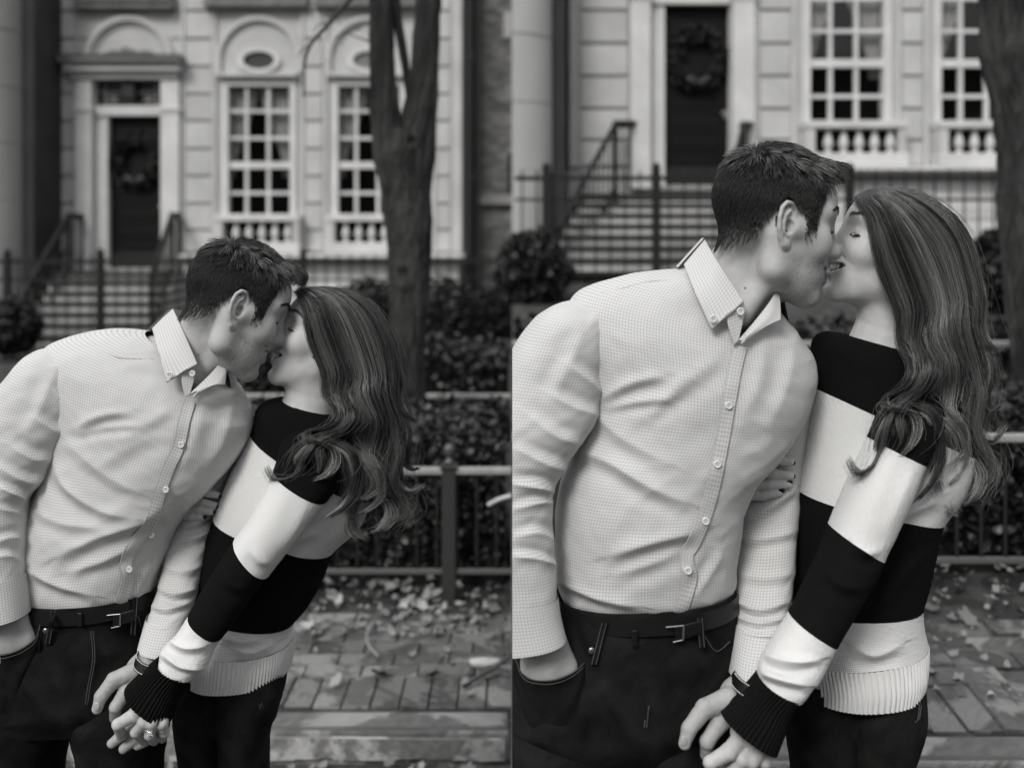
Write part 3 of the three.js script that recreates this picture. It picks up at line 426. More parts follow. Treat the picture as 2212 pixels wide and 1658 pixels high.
function headField(x, y, zs, p) {
  const z = Math.abs(zs);
  let d = elli(x, y, z, [-.014, p.sk[0], 0], [.097, p.sk[1], .073]);
  d = smin(d, elli(x, y, z, [.045, p.sk[0] + .005, 0], [.045, .05, .056]), .03);
  d = smin(d, elli(x, y, z, [.036, -.018, 0], [.052, .075, .056]), .03);
  d = smin(d, caps(x, y, z, [p.jawX, p.jawY, p.jawZ], [p.chin[0] - .004, p.chin[1] - .003, .010], p.jawR, p.chinR * .92), .03);
  d = smin(d, caps(x, y, z, [-.012, -.02, .052], [p.jawX, p.jawY, p.jawZ], .02, p.jawR), .03);
  d = smin(d, elli(x, y, z, [.036, -.068, 0], [.046, .042, .043]), .03);
  d = smin(d, sph(x, y, z, p.chin, p.chinR), .02);
  d = smin(d, caps(x, y, z, [.056, -.006, .046], [.012, .0, .064], .012, .009), .025);
  d = smin(d, elli(x, y, z, [.057, -.022, .036], [.027, .023, p.cheek]), .022);
  d = smin(d, caps(x, y, z, [.080, .034, .006], [.063, .036, .048], p.brow, p.brow * .9), .018);
  d = smax(d, -sph(x, y, z, [.098, .014, .033], .0175), .016);           // eye socket
  d = smin(d, sph(x, y, z, [.0665, .0135, .031], .0148), .005);           // closed lids
  d = smax(d, -caps(x, y, z, [.084, .0065, .020], [.0735, .0075, .0425], .0011, .0009), .003); // lid crease
  const n = p.nose;
  if (x > .06) {
    d = smin(d, caps(x, y, z, [.082, .024, 0], [.097 + .006 * n, -.016, 0], .0085 * n, .0092 * n), .014);
    d = smin(d, sph(x, y, z, [.0985 + .008 * n, -.0245, 0], .0108 * n), .012);
    d = smin(d, elli(x, y, z, [.092, -.029, .0115], [.0105, .0075, .007]), .007);
    d = smax(d, -elli(x, y, z, [.0985, -.0365, .0062], [.0055, .004, .0034]), .003);
    d = smin(d, caps(x, y, z, [.098, -.035, 0], [.087, -.046, 0], .005, .006), .010);
  }
  d = smin(d, elli(x, y, z, [.064, -.06, 0], [.028, .028, .032]), .018);
  const cy = -.0575 + p.smile;
  d = smin(d, mouth(x, y, z, .0925, -.0525 + .006 * (p.mo - 1), p.cx, cy + .0005, p.cz, p.lip, .0026), .005);
  d = smin(d, mouth(x, y, z, .0895, -.0752 - .008 * (p.mo - 1), p.cx - .001, cy - .003, p.cz - .001, p.lip * 1.12, .0026), .006);
  d = smax(d, -smin(mouth(x, y, z, .0985, -.0632, p.cx + .006, cy - .0015, p.cz - .001, .0068 * p.mo, .0034 * p.mo), mouth(x, y, z, .090, -.0632, p.cx, cy - .0015, p.cz - .004, .0064 * p.mo, .0034 * p.mo), .004), .003); // parted lips
  d = smax(d, -caps(x, y, z, [.091, -.036, .0195], [p.cx + .003, cy + .004, p.cz + .008], .0006, .0008), .008);  // smile fold
  d = smax(d, -elli(x, y, z, [.099, -.0885, 0], [.012, .0055, .02]), .012);                       // chin hollow
  // ear
  if (z > .05 && Math.abs(y) < .06 && x > -.06 && x < .04) {
    const al = .50, ca = Math.cos(al), sa = Math.sin(al), ex = (x + .004) / 1.1, ez = (z - .0705) / 1.1; // a: backwards in the ear plane, q: out of it
    const a = -(ex * ca) + ez * sa, q = ez * ca + ex * sa, b = (y + .001) / 1.1;
    let e = elli(a, b, q, [.006, .003, -.001], [.0155, .031, .0030]);
    let hx = 1; for (let i = 0; i < helix.length - 1; i++) hx = Math.min(hx, caps(a, b, q, [...helix[i], .0035], [...helix[i + 1], .0035], .0034, .0034));
    e = smin(e, hx, .003);
    let an = 1; for (let i = 0; i < anti.length - 1; i++) an = Math.min(an, caps(a, b, q, [...anti[i], .0035], [...anti[i + 1], .0035], .0028, .0028));
    e = smin(e, an, .004);
    e = smin(e, elli(a, b, q, [-.001, -.028, .003], [.0075, .0085, .0042]), .006);
    e = smax(e, -elli(a, b, q, [.000, -.001, .0045], [.0075, .0115, .010]), .002); d = smax(d, -elli(a, b, q, [.000, -.001, .0035], [.0065, .0105, .009]), .003);
    e = smin(e, elli(a, b, q, [-.0085, -.004, .003], [.0035, .0065, .0045]), .005);
    d = smin(d, e, .003);
  }
  return d;
}
// catmull-rom through arrays of numbers
function cr1(a, t) { const n = a.length - 1, i = clamp(Math.floor(t), 0, n - 1), f = clamp(t - i, 0, 1), p0 = a[Math.max(0, i - 1)], p1 = a[i], p2 = a[i + 1], p3 = a[Math.min(n, i + 2)]; return .5 * (2 * p1 + (p2 - p0) * f + (2 * p0 - 5 * p1 + 4 * p2 - p3) * f * f + (3 * p1 - p0 - 3 * p2 + p3) * f * f * f); }
const crv = (pts, t) => pts[0].map((_, k) => cr1(pts.map(p => p[k]), t));

/* cloth: closed loft through rows [xl, yl, xr, yr, Z, half depth], photograph units and metres */
function loft(rows, o = {}) {
  const cols = [0, 1, 2, 3, 4, 5].map(k => rows.map(r => r[k]));
  const t0 = o.t0 ?? 0, t1 = o.t1 ?? rows.length - 1, nv = Math.max(4, Math.round((t1 - t0) * (o.dv || 14))), nu = o.nu || 120, ex = 2 / (o.exp || 2.3);
  const pos = [], uv = [], nor = [], idx = [], keep = []; let vlen = 0, pc = null;
  const pt = (u, t) => { const r = cols.map(c => cr1(c, t)), a = P(r[0], r[1], r[4]), b = P(r[2], r[3], r[4]), c = a.clone().add(b).multiplyScalar(.5), h = b.clone().sub(a).multiplyScalar(.5); const A = (u - .25) * 2 * Math.PI, ca = Math.cos(A), sa = Math.sin(A); // u = .25 .. .75 is the near side? angle 0 = right
    const sx = Math.sign(ca) * Math.pow(Math.abs(ca), ex), sd = Math.sign(sa) * Math.pow(Math.abs(sa), ex); return [c.clone().addScaledVector(h, sx).add(V(0, 0, r[5] * sd)), c, h, sa]; };
  for (let j = 0; j <= nv; j++) {
    const t = lerp(t0, t1, j / nv); let ul = 0, prev = null; const ring = [];
    let mid = null;
    for (let i = 0; i <= nu; i++) {
      const u = i / nu, [p, c, h, sa] = pt(u, t);
      const e = .004, pu = pt(u + e, t)[0].sub(pt(u - e, t)[0]), tv = pt(u, Math.min(t + .02, rows.length - 1))[0].sub(pt(u, Math.max(t - .02, 0))[0]);
      const n = pu.clone().cross(tv).normalize(); if (n.dot(p.clone().sub(c)) < 0) n.negate();
      if (i == Math.round(nu / 2)) { mid = [p.clone(), c]; }
      if (prev) ul += p.distanceTo(prev); prev = p; ring.push([p, n, ul]);
    }
    if (pc) vlen += mid[0].distanceTo(pc); pc = mid[0];
    ring.forEach(([p, n, l], i) => { let q = p.clone(); if (o.disp) { const xy = proj(p), vis = sst(-.15, .35, n.z); q.addScaledVector(n, o.disp(xy[0], xy[1], vis, l - ul / 2, vlen, i / nu, t, n)); } pos.push(q.x, q.y, q.z); uv.push(l - ul / 2, vlen); });
  }
  const m = nu + 1;
  for (let j = 0; j < nv; j++) for (let i = 0; i < nu; i++) {
    const a = j * m + i; if (o.hole) { const xy = proj(V(pos[a * 3], pos[a * 3 + 1], pos[a * 3 + 2])); if (o.hole(xy[0], xy[1], i / nu, -pos[a * 3 + 2])) continue; }
    idx.push(a, a + m, a + 1, a + 1, a + m, a + m + 1);
  }
  if (o.cap) { for (const j of o.cap == 2 ? [0, nv] : o.cap == 1 ? [nv] : [0]) { const c = V(0, 0, 0); for (let i = 0; i < nu; i++) c.add(V(pos[(j * m + i) * 3], pos[(j * m + i) * 3 + 1], pos[(j * m + i) * 3 + 2])); c.multiplyScalar(1 / nu); const k = pos.length / 3; pos.push(c.x, c.y, c.z); uv.push(0, 0); for (let i = 0; i < nu; i++) idx.push(k, j * m + i, j * m + i + 1); } }
  const g = new THREE.BufferGeometry(); g.setAttribute('position', new THREE.Float32BufferAttribute(pos, 3)); g.setAttribute('uv', new THREE.Float32BufferAttribute(uv, 2)); g.setIndex(idx); g.computeVertexNormals();
  { const n = g.attributes.normal; for (let j = 0; j <= nv; j++) { const a = j * m, b = a + nu, s = V(n.getX(a) + n.getX(b), n.getY(a) + n.getY(b), n.getZ(a) + n.getZ(b)).normalize(); n.setXYZ(a, s.x, s.y, s.z); n.setXYZ(b, s.x, s.y, s.z); } }
  g.userData = { nv, nu, m };
  return g;
}
// nearest front point of cloth under a photograph point -> distance Z
function surfZ(geos) { const S = 10, cells = new Map();
  for (const g of geos) { const p = g.attributes.position; for (let i = 0; i < p.count; i++) { const Z = -p.getZ(i), x = CX + p.getX(i) * F / Z, y = HY + (CY - p.getY(i)) * F / Z, k = Math.floor(x / S) + ',' + Math.floor(y / S); let o = cells.get(k); if (!o) cells.set(k, o = []); o.push([x, y, Z]); } }
  for (const [k, o] of cells) { const m = Math.min(...o.map(q => q[2])); cells.set(k, o.filter(q => q[2] < m + .03)); }
  return (x, y) => { let s = 0, w = 0; const ci = Math.floor(x / S), cj = Math.floor(y / S); for (let r = 1; r < 9 && w < 1e-9; r++) for (let i = -r; i <= r; i++) for (let j = -r; j <= r; j++) { const o = cells.get((ci + i) + ',' + (cj + j)); if (o) for (const q of o) { const d = (q[0] - x) ** 2 + (q[1] - y) ** 2, e = Math.exp(-d / 40); s += e * q[2]; w += e; } } return w ? s / w : 1.8; }; }
// a sheet of cloth with thickness through a grid of [px, py, Z]
function clothSheet(grid, th = .002, nu = 20, nv = 14, uvs = 1) {
  const R = grid.length - 1, pos = [], uv = [], idx = [], S = [];
  const at = (s, t) => { const rows = grid.map(r => crv(r, t * (r.length - 1))); return crv(rows, s * R); };
  for (let j = 0; j <= nv; j++) for (let i = 0; i <= nu; i++) { const q = at(j / nv, i / nu); S.push(P(q[0], q[1], q[2])); }
  const m = nu + 1, nrm = S.map((p, k) => { const i = k % m, j = Math.floor(k / m), a = S[j * m + Math.min(nu, i + 1)].clone().sub(S[j * m + Math.max(0, i - 1)]), b = S[Math.min(nv, j + 1) * m + i].clone().sub(S[Math.max(0, j - 1) * m + i]), n = a.cross(b).normalize(); if (n.z < 0) n.negate(); return n; });
  for (const s of [1, 0]) S.forEach((p, k) => { const q = p.clone().addScaledVector(nrm[k], s * th); pos.push(q.x, q.y, q.z); const i = k % m, j = Math.floor(k / m); uv.push(i / nu * S[0].distanceTo(S[nu]) * uvs, j / nv * S[0].distanceTo(S[nv * m]) * uvs); });
  const O = m * (nv + 1); for (let j = 0; j < nv; j++) for (let i = 0; i < nu; i++) { const a = j * m + i; idx.push(a, a + m, a + 1, a + 1, a + m, a + m + 1); idx.push(O + a, O + a + 1, O + a + m, O + a + 1, O + a + m + 1, O + a + m); }
  const ed = (a, b) => idx.push(a, b, O + b, a, O + b, O + a);
  for (let i = 0; i < nu; i++) { ed(i, i + 1); ed(nv * m + i + 1, nv * m + i); } for (let j = 0; j < nv; j++) { ed((j + 1) * m, j * m); ed(j * m + nu, (j + 1) * m + nu); }
  const g = new THREE.BufferGeometry(); g.setAttribute('position', new THREE.Float32BufferAttribute(pos, 3)); g.setAttribute('uv', new THREE.Float32BufferAttribute(uv, 2)); g.setIndex(idx); g.computeVertexNormals(); return g;
}
// hair: tapered three-sided strands [{p: [Vector3..], r, c}]
function strandGeo(list) {
  let nv = 0, ni = 0; for (const s of list) { nv += s.p.length * 3; ni += (s.p.length - 1) * 18; }
  const pos = new Float32Array(nv * 3), nor = new Float32Array(nv * 3), col = new Float32Array(nv * 3), idx = new Uint32Array(ni); let a = 0, b = 0;
  const T1 = V(0, 0, 0), A = V(0, 0, 0), Bv = V(0, 0, 0), up = V(.31, .2, .93).normalize();
  for (const s of list) { const n = s.p.length, base = a;
    for (let i = 0; i < n; i++) { T1.copy(s.p[Math.min(n - 1, i + 1)]).sub(s.p[Math.max(0, i - 1)]).normalize(); A.crossVectors(T1, up).normalize(); Bv.crossVectors(T1, A); const t = i / (n - 1), r = s.r * (1 - (s.taper ?? .75) * t * t), c = Array.isArray(s.c) ? lerp(s.c[0], s.c[1], t) : s.c;
      for (let k = 0; k < 3; k++) { const q = k * 2.0944, x = A.x * Math.cos(q) + Bv.x * Math.sin(q), y = A.y * Math.cos(q) + Bv.y * Math.sin(q), z = A.z * Math.cos(q) + Bv.z * Math.sin(q); pos[a * 3] = s.p[i].x + x * r; pos[a * 3 + 1] = s.p[i].y + y * r; pos[a * 3 + 2] = s.p[i].z + z * r; nor[a * 3] = x; nor[a * 3 + 1] = y; nor[a * 3 + 2] = z; col[a * 3] = col[a * 3 + 1] = col[a * 3 + 2] = c; a++; } }
    for (let i = 0; i < n - 1; i++) for (let k = 0; k < 3; k++) { const p = base + i * 3 + k, q = base + i * 3 + (k + 1) % 3; idx[b++] = p; idx[b++] = q; idx[b++] = p + 3; idx[b++] = q; idx[b++] = q + 3; idx[b++] = p + 3; } }
  const g = new THREE.BufferGeometry(); g.setAttribute('position', new THREE.BufferAttribute(pos, 3)); g.setAttribute('normal', new THREE.BufferAttribute(nor, 3)); g.setAttribute('color', new THREE.BufferAttribute(col, 3)); g.setIndex(new THREE.BufferAttribute(idx, 1)); return g;
}
function headMatrix(o) { // yaw about y, then tip about x, then nod about z, then scale, with a local anchor placed at a photograph point
  const m = new THREE.Matrix4().makeRotationY(o.yaw).multiply(new THREE.Matrix4().makeRotationX(o.roll || 0)).multiply(new THREE.Matrix4().makeRotationZ(-o.nod)).multiply(new THREE.Matrix4().makeScale(o.s, o.s, o.s));
  const a = V(...o.anchor).applyMatrix4(m), t = P(...o.at).sub(a); m.setPosition(t); return m;
}
const skinM = M(1, .55, { key: 1, vertexColors: true, bumpMap: rep(T.skin, 14), bumpScale: .0004, specularIntensity: .5, sheen: .15, sheenRoughness: .6 });
const hairMan = M(1, .42, { key: 1, vertexColors: true, specularIntensity: .6 }), hairWoman = M(1, .38, { key: 1, vertexColors: true, specularIntensity: .7 });
const shirtM = M(.63, .9, { key: 1, specularIntensity: .2, map: rep(T.check, 52), bumpMap: rep(T.check, 52), bumpScale: .0002 }), buttonM = M(.72, .35), plainM = M(.68, .9), threadM = M(.28, .8);
const knitB = rep(T.knit, 21), whiteKnit = M(.72, 1, { key: 1, specularIntensity: .1, bumpMap: knitB, bumpScale: .0018, sheen: .25, sheenRoughness: .7, sheenColor: G(.4) }), blackKnit = M(.008, 1, { key: 1, specularIntensity: .08, bumpMap: knitB, bumpScale: .0018, sheen: .25, sheenRoughness: .7, sheenColor: G(.05) });
const jeansM = M(.024, .9, { key: 1, specularIntensity: .12, map: rep(T.denim, 5), bumpMap: rep(T.weave, 20), bumpScale: .0004 }), leatherM = M(.007, .42, { key: 1, specularIntensity: .5, bumpMap: rep(T.grit, 12), bumpScale: .0008 }), steelM = M(.34, .35, { metalness: 1 }), stitchM = M(.075, .8), shoeM = M(.03, .5);
const hairlinePts = [[.076, .094], [.062, .082], [.054, .060], [.049, .034], [.045, -.012], [.027, -.015], [.020, .03], [-.018, .038], [-.036, .004], [-.05, -.034], [-.075, -.046], [-.13, -.052]];
const hairlineY = x => { const h = hairlinePts; if (x >= h[0][0]) return 9; for (let i = 0; i < h.length - 1; i++) if (x <= h[i][0] && x >= h[i + 1][0]) return lerp(h[i][1], h[i + 1][1], (h[i][0] - x) / (h[i][0] - h[i + 1][0])); return h[h.length - 1][1]; };

/* ---------- people: the man's hair, brows, lids, in the head's own frame (shared by both men) ---------- */
const scalpF = (x, y, z, p) => smin(headField(x, y, z, p), caps(x, y, z, [-.022, -.025, 0], [-.040, -.125, 0], .064, .062), .02);
function onHead(dir, p, fld = headField) { let r = .2; const o = V(-.005, .03, 0), q = V(0, 0, 0); for (let i = 0; i < 40; i++) { q.copy(o).addScaledVector(dir, r); const d = fld(q.x, q.y, q.z, p); r -= d * .9; if (Math.abs(d) < .0004) break; } return q.copy(o).addScaledVector(dir, r); }
function headN(q, p) { const e = .002; return V(headField(q.x + e, q.y, q.z, p) - headField(q.x - e, q.y, q.z, p), headField(q.x, q.y + e, q.z, p) - headField(q.x, q.y - e, q.z, p), headField(q.x, q.y, q.z + e, p) - headField(q.x, q.y, q.z - e, p)).normalize(); }
function manHairGeo() {
  const p = HP.man, L = [], whorl = V(-.062, .118, .012); seed = 101;
  const N = 13500; let tries = 0;
  while (L.length < N && tries++ < 60000) {
    const a = rr(0, 6.283), y = rr(-1, 1), s = Math.sqrt(1 - y * y), dir = V(s * Math.cos(a), y, s * Math.sin(a));
    const q = onHead(dir, p, scalpF); if (Math.abs(q.z) > .078) continue;
    const hl = hairlineY(q.x) + .004 * gs(); if (q.y < hl) continue; const edge = sst(0, .02, q.y - hl); if (rnd() > .35 + .65 * edge) continue;
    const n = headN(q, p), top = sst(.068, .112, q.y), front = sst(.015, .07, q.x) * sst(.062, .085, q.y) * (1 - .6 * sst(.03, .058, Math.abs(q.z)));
    // clump noise
    const cx = Math.floor(q.x * 95 + 1.2 * N3(q.x * 60, q.y * 60, q.z * 60)), cy = Math.floor(q.y * 95 + 1.2 * N3(q.z * 50, q.x * 50, 3)), cz = Math.floor(q.z * 95);
    const k1 = N3(cx * .731, cy * .917, cz * .613), k2 = N3(cx * .531, cy * 1.117, cz * .813 + 9), k3 = N3(cx * .9 + 4, cy * .7, cz * 1.1);
    let t = q.clone().sub(whorl); t.addScaledVector(n, -t.dot(n)).normalize();
    const comb = V(1, .1, .22).addScaledVector(n, 0); comb.addScaledVector(n, -comb.dot(n)).normalize();
    t.lerp(comb, front * .75).normalize();
    const down = V(-.18 - .5 * sst(.02, .05, q.x) + .35 * sst(.02, -.03, q.y), -1, 0); down.addScaledVector(n, -down.dot(n)); if (down.lengthSq() > .05) { down.normalize(); t.lerp(down, (1 - Math.max(top, front)) * .8).normalize(); }
    const side = V(0, 0, 0).crossVectors(n, t); t.addScaledVector(side, k1 * lerp(.35, .8, top) + gs() * .10).normalize();
    const len = (lerp(lerp(.0055, .017, sst(-.03, .075, q.y)), .032, top) * (q.x > .02 && q.y < .05 ? .7 : 1) + .024 * front) * (1 + .25 * k2 + .12 * gs());
    const lift = (lerp(.14, .60, top) * (1 - .35 * sst(-.02, -.07, q.x)) + .65 * front + .55 * k3 * top) * (.5 + .5 * edge + .2 * front);
    const pts = [], cur = q.clone().addScaledVector(n, -.001), ns = 8, st = len / (ns - 1);
    const zq = q.z, fw = sst(.35, .8, front), e3 = V(.100 - 7 * zq * zq + gs() * .005, .097 - 3 * zq * zq + gs() * .005, zq + .008), e2 = V(.112 - 7 * zq * zq + gs() * .004, .128 - 4 * zq * zq + gs() * .005, zq + .008 + k1 * .01), e1 = q.clone().addScaledVector(n, .026 + .008 * k3).add(V(.006, .006, 0));
    for (let i = 0; i < ns; i++) { pts.push(cur.clone()); const u = i / (ns - 1), d = n.clone().multiplyScalar(lift * Math.pow(1 - u, 1.1) + .05).addScaledVector(t, .35 + u * .9); d.y -= front * u * u * .42 + .2 * u * top * (1 - front); d.z += .12 * front; d.normalize(); cur.addScaledVector(d, st); const f = scalpF(cur.x, cur.y, cur.z, p); if (f < .0018 + .003 * u) cur.addScaledVector(headN(cur, p), .0018 + .003 * u - f); }
    if (fw > 0) for (let i = 0; i < ns; i++) { const u = i / (ns - 1), v = 1 - u, b = q.clone().multiplyScalar(v * v * v).addScaledVector(e1, 3 * v * v * u).addScaledVector(e2, 3 * v * u * u).addScaledVector(e3, u * u * u); pts[i].lerp(b, fw); }
    const tn = clamp(.35 + 1.3 * k3 + .5 * gs(), 0, 1), c = lerp(.012, .022, rnd()) + .15 * top * tn * tn + .03 * front * rnd();  // clumps on top paler, hair highlights painted into the strand colour
    L.push({ p: pts, r: lerp(.0005, .0006, top), c: [c * .7, c * 1.3], taper: .7 });
  }
  return strandGeo(L);
}
function browGeo(p, dark, dense, y0 = .0385, xo = 0) {
  const L = []; seed = 303;
  for (let i = 0; i < dense; i++) for (const s of [1, -1]) {
    const u = rnd(), z = lerp(.009, .05, u), y = y0 + .007 * Math.sin(u * 2.3) - .005 * u * u + rr(-.0036, .0036) * (1 - .55 * u); const q = onHead(V(.075 - .012 * u + .005, y - .03, z * s).normalize(), p), n = headN(q, p);
    const t = V(-.35, .25 - .35 * u, s).addScaledVector(n, 0); t.addScaledVector(n, -t.dot(n)).normalize(); const l = rr(.006, .010), pts = []; for (let k = 0; k < 4; k++) pts.push(q.clone().addScaledVector(t, l * k / 3).addScaledVector(n, .0008 + .0007 * Math.sin(k)));
    L.push({ p: pts, r: .00042, c: dark * (.7 + .6 * rnd()) });
  } return strandGeo(L);
}
function lashGeo(p, len, dark) {
  const L = []; seed = 404;
  for (let i = 0; i < 90; i++) for (const s of [1, -1]) { const u = i / 89, z = lerp(.0195, .0465, u), y = .0066 - .0014 * Math.sin(u * 3.14) + .0012 * u; const q = onHead(V(.083 - .0095 * u, y - .03, z * s).normalize(), p), n = headN(q, p); const pts = []; const l = len * (.6 + .6 * u) * rr(.7, 1.1); for (let k = 0; k < 5; k++) { const t = k / 4; pts.push(q.clone().addScaledVector(n, .0004 + l * t * .8).add(V(0, -l * .55 * t + l * .5 * t * t, s * l * .5 * t * u))); } L.push({ p: pts, r: .00040, c: dark }); }
  // the dark line where the lids meet
  for (const s of [1, -1]) { const pts = []; for (let i = 0; i <= 14; i++) { const u = i / 14, z = lerp(.018, .0475, u), y = .0064 - .0014 * Math.sin(u * 3.14) + .0012 * u, q = onHead(V(.083 - .0095 * u, y - .03, z * s).normalize(), p); pts.push(q.addScaledVector(headN(q, p), .0002)); } L.push({ p: pts, r: .0009, c: dark, taper: .3 }); }
  return strandGeo(L);
}
function teethGeo(p) {
  const g = [], cy = -.0575 + p.smile;
  for (let i = -6; i <= 6; i++) { const a = i / 6, w = Math.abs(i) == 1 ? .0062 : .0052, z = Math.sign(i) * (Math.pow(Math.abs(a), .95) * (p.cz - .0035)), x = .0905 - (.0905 - p.cx - .003) * a * a, b = new RoundedBoxGeometry(w * .95, (.0118 - .0030 * Math.abs(a)) * (p.mo > 1 ? 1.05 : .85), .005, 2, .0018); b.rotateY(Math.PI / 2 - a * .85); b.translate(x - .0002, -.0600 + (cy + .0585) * a * a, z); g.push(b); }
  return mergeAll(g);
}
const manHair = manHairGeo(), manBrow = browGeo(HP.man, .045, 300), manLash = lashGeo(HP.man, .004, .02), womanBrow = browGeo(HP.woman, .12, 130), womanLash = lashGeo(HP.woman, .0075, .008), teethG = { man: teethGeo(HP.man), woman: teethGeo(HP.woman) };
const toothM = M(.62, .25), nailSkin = M(.36, .3), nailDark = M(.008, .18);

// skin tone by place: lips, lids, stubble, ruddy cheeks are tones of the skin itself
function skinTone(h, kind) { const p = HP[kind], base = kind == 'man' ? .36 : .44; return h; }
function buildBody(kind, HM, extra, hands, lo, hi) {
  const p = HP[kind], inv = HM.clone().invert(), e = inv.elements, s = HM.getMaxScaleOnAxis(), base = kind == 'man' ? .44 : .58;
  const loc = (x, y, z) => [e[0] * x + e[4] * y + e[8] * z + e[12], e[1] * x + e[5] * y + e[9] * z + e[13], e[2] * x + e[6] * y + e[10] * z + e[14]];
  const f = (x, y, z) => { const [a, b, c] = loc(x, y, z); let d = headField(a, b, c, p) * s; for (const q of extra) d = smin(d, caps(x, y, z, q[0], q[1], q[2], q[3]), q[4] || .02); return d; };
  const cy = -.0575 + p.smile;
  const col = (x, y, z) => { const [a, b, c] = loc(x, y, z), q = Math.abs(c); let t = base * (1 + .10 * N3(x * 70, y * 70, z * 70) + .05 * N3(x * 260, y * 260, z * 260));
    const lu = a > .05 ? Math.min(mouth(a, b, q, .0925, -.0525 + .006 * (p.mo - 1), p.cx, cy + .0005, p.cz, p.lip, .0026), mouth(a, b, q, .0895, -.0752 - .008 * (p.mo - 1), p.cx - .001, cy - .003, p.cz - .001, p.lip * 1.12, .0026)) : 1; t *= lerp(1, kind == 'man' ? .74 : .64, 1 - sst(.0002, .0022, lu));
    if (a > .05 && q < p.cz * .72 && mouth(a, b, q, .090, -.0632, p.cx, cy - .0015, p.cz - .004, .0064 * p.mo, .0034) < .0006 && a < lerp(.0855, p.cx + .001, (q / p.cz) ** 2)) t *= .3;  // inner mouth darkened in the skin colour as painted shade
    if (kind == 'man') { const st = sst(-.03, -.05, b) * sst(-.02, .02, a) * sst(.30, .1, q) ; const g = N3(x * 420, y * 420, z * 420); t *= 1 - st * (.10 + .22 * sst(.0, .35, g)); }
    return t; };
  return netMesh(f, lo, hi, .0027, col);
}
function chain(px, k = 1) { return px.map(q => P(q[0], q[1], q[2]).toArray()); }
// a hand: fingers as chains of [px, py, Z, radius]; palm as capsules
function handGeo(chains, palm, tone, h = .0019) {
  const C = chains.map(c => c.map(q => [P(q[0], q[1], q[2]).toArray(), q[3]])), Pm = palm.map(c => [P(c[0][0], c[0][1], c[0][2]).toArray(), P(c[1][0], c[1][1], c[1][2]).toArray(), c[0][3], c[1][3]]);
  const lo = [9, 9, 9], hi = [-9, -9, -9], ad = (p, r) => { for (let k = 0; k < 3; k++) { lo[k] = Math.min(lo[k], p[k] - r - .006); hi[k] = Math.max(hi[k], p[k] + r + .006); } };
  C.forEach(c => c.forEach(q => ad(q[0], q[1]))); Pm.forEach(q => { ad(q[0], q[2]); ad(q[1], q[3]); });
  const f = (x, y, z) => { let d = 1; for (const q of Pm) d = smin(d, caps(x, y, z, q[0], q[1], q[2], q[3]), .012); let fd = 1;
    for (const c of C) { let e = 1; for (let i = 0; i < c.length - 1; i++) { e = smin(e, caps(x, y, z, c[i][0], c[i + 1][0], c[i][1], c[i + 1][1]), .003); } d = smin(d, e, fd < 1 ? .004 : .004); }
    return d + .0005 * N3(x * 130, y * 130, z * 130); };
  return netMesh(f, lo, hi, h, (x, y, z) => tone * (1 + .12 * N3(x * 60, y * 60, z * 60) + .06 * N3(x * 230, y * 230, z * 230)));
}
function nail(px, py, Z, w, l, ang, tilt = 0) { const g = new THREE.SphereGeometry(1, 16, 10); g.scale(w, l, .0016); g.rotateX(tilt); g.rotateZ(ang); const c = P(px, py, Z); g.translate(c.x, c.y, c.z); return g; }

/* ---------- the two couples ---------- */
const foldF = (list) => { const segs = []; for (const f of list) { const n = 10, pts = []; for (let i = 0; i <= n; i++) pts.push(crv(f.p, i / n * (f.p.length - 1))); segs.push({ ...f, pts, x0: Math.min(...pts.map(p => p[0])) - f.w * 3, x1: Math.max(...pts.map(p => p[0])) + f.w * 3, y0: Math.min(...pts.map(p => p[1])) - f.w * 3, y1: Math.max(...pts.map(p => p[1])) + f.w * 3 }); }
  return (x, y) => { let s = 0; for (const f of segs) { if (x < f.x0 || x > f.x1 || y < f.y0 || y > f.y1) continue; let best = 1e9, sg = 0, tt = 0; for (let i = 0; i < f.pts.length - 1; i++) { const a = f.pts[i], b = f.pts[i + 1], dx = b[0] - a[0], dy = b[1] - a[1], l = dx * dx + dy * dy, t = clamp(((x - a[0]) * dx + (y - a[1]) * dy) / l, 0, 1), ex = x - a[0] - dx * t, ey = y - a[1] - dy * t, d = Math.hypot(ex, ey); if (d < best) { best = d; sg = dx * ey - dy * ex; tt = (i + t) / (f.pts.length - 1); } }
    const u = (sg < 0 ? -1 : 1) * best / f.w, env = Math.pow(Math.sin(Math.PI * clamp(tt * .9 + .05, 0, 1)), .7); s += f.a * env * (Math.exp(-Math.pow(Math.abs(u) + .02, 1.35) * 1.15) - .75 * Math.exp(-(u - 1.5) * (u - 1.5) * .8)); } return s; }; };

const hairRes = [[648, 630, 1.4, 2.9], [744, 627, 10.5, -5], [830, 698, -17.3, -20.2], [573, 1007, -5.9, -23.5], [914, 1045, 16.6, 14.5], [800, 1160, -7.4, 14.3], [861, 807, -10.8, -1.4], [760, 900, 7, -24.6]];
const mapHair = (x, y) => { let sx = 0, sy = 0, w = 0; for (const [a, b, c, d] of hairRes) { const q = 1 / (400 + (a - x) ** 2 + (b - y) ** 2); sx += q * c; sy += q * d; w += q; } return [1.056 * x + .09 * y + 1128.4 - sx / w, -.2475 * x + 1.353 * y - 254.1 - sy / w]; };
const mapHand = (x, y) => [1479 + 1.22 * (x - 209) + .02 * (y - 1534), 1610 + 1.22 * (y - 1534) + .0 * (x - 209)];

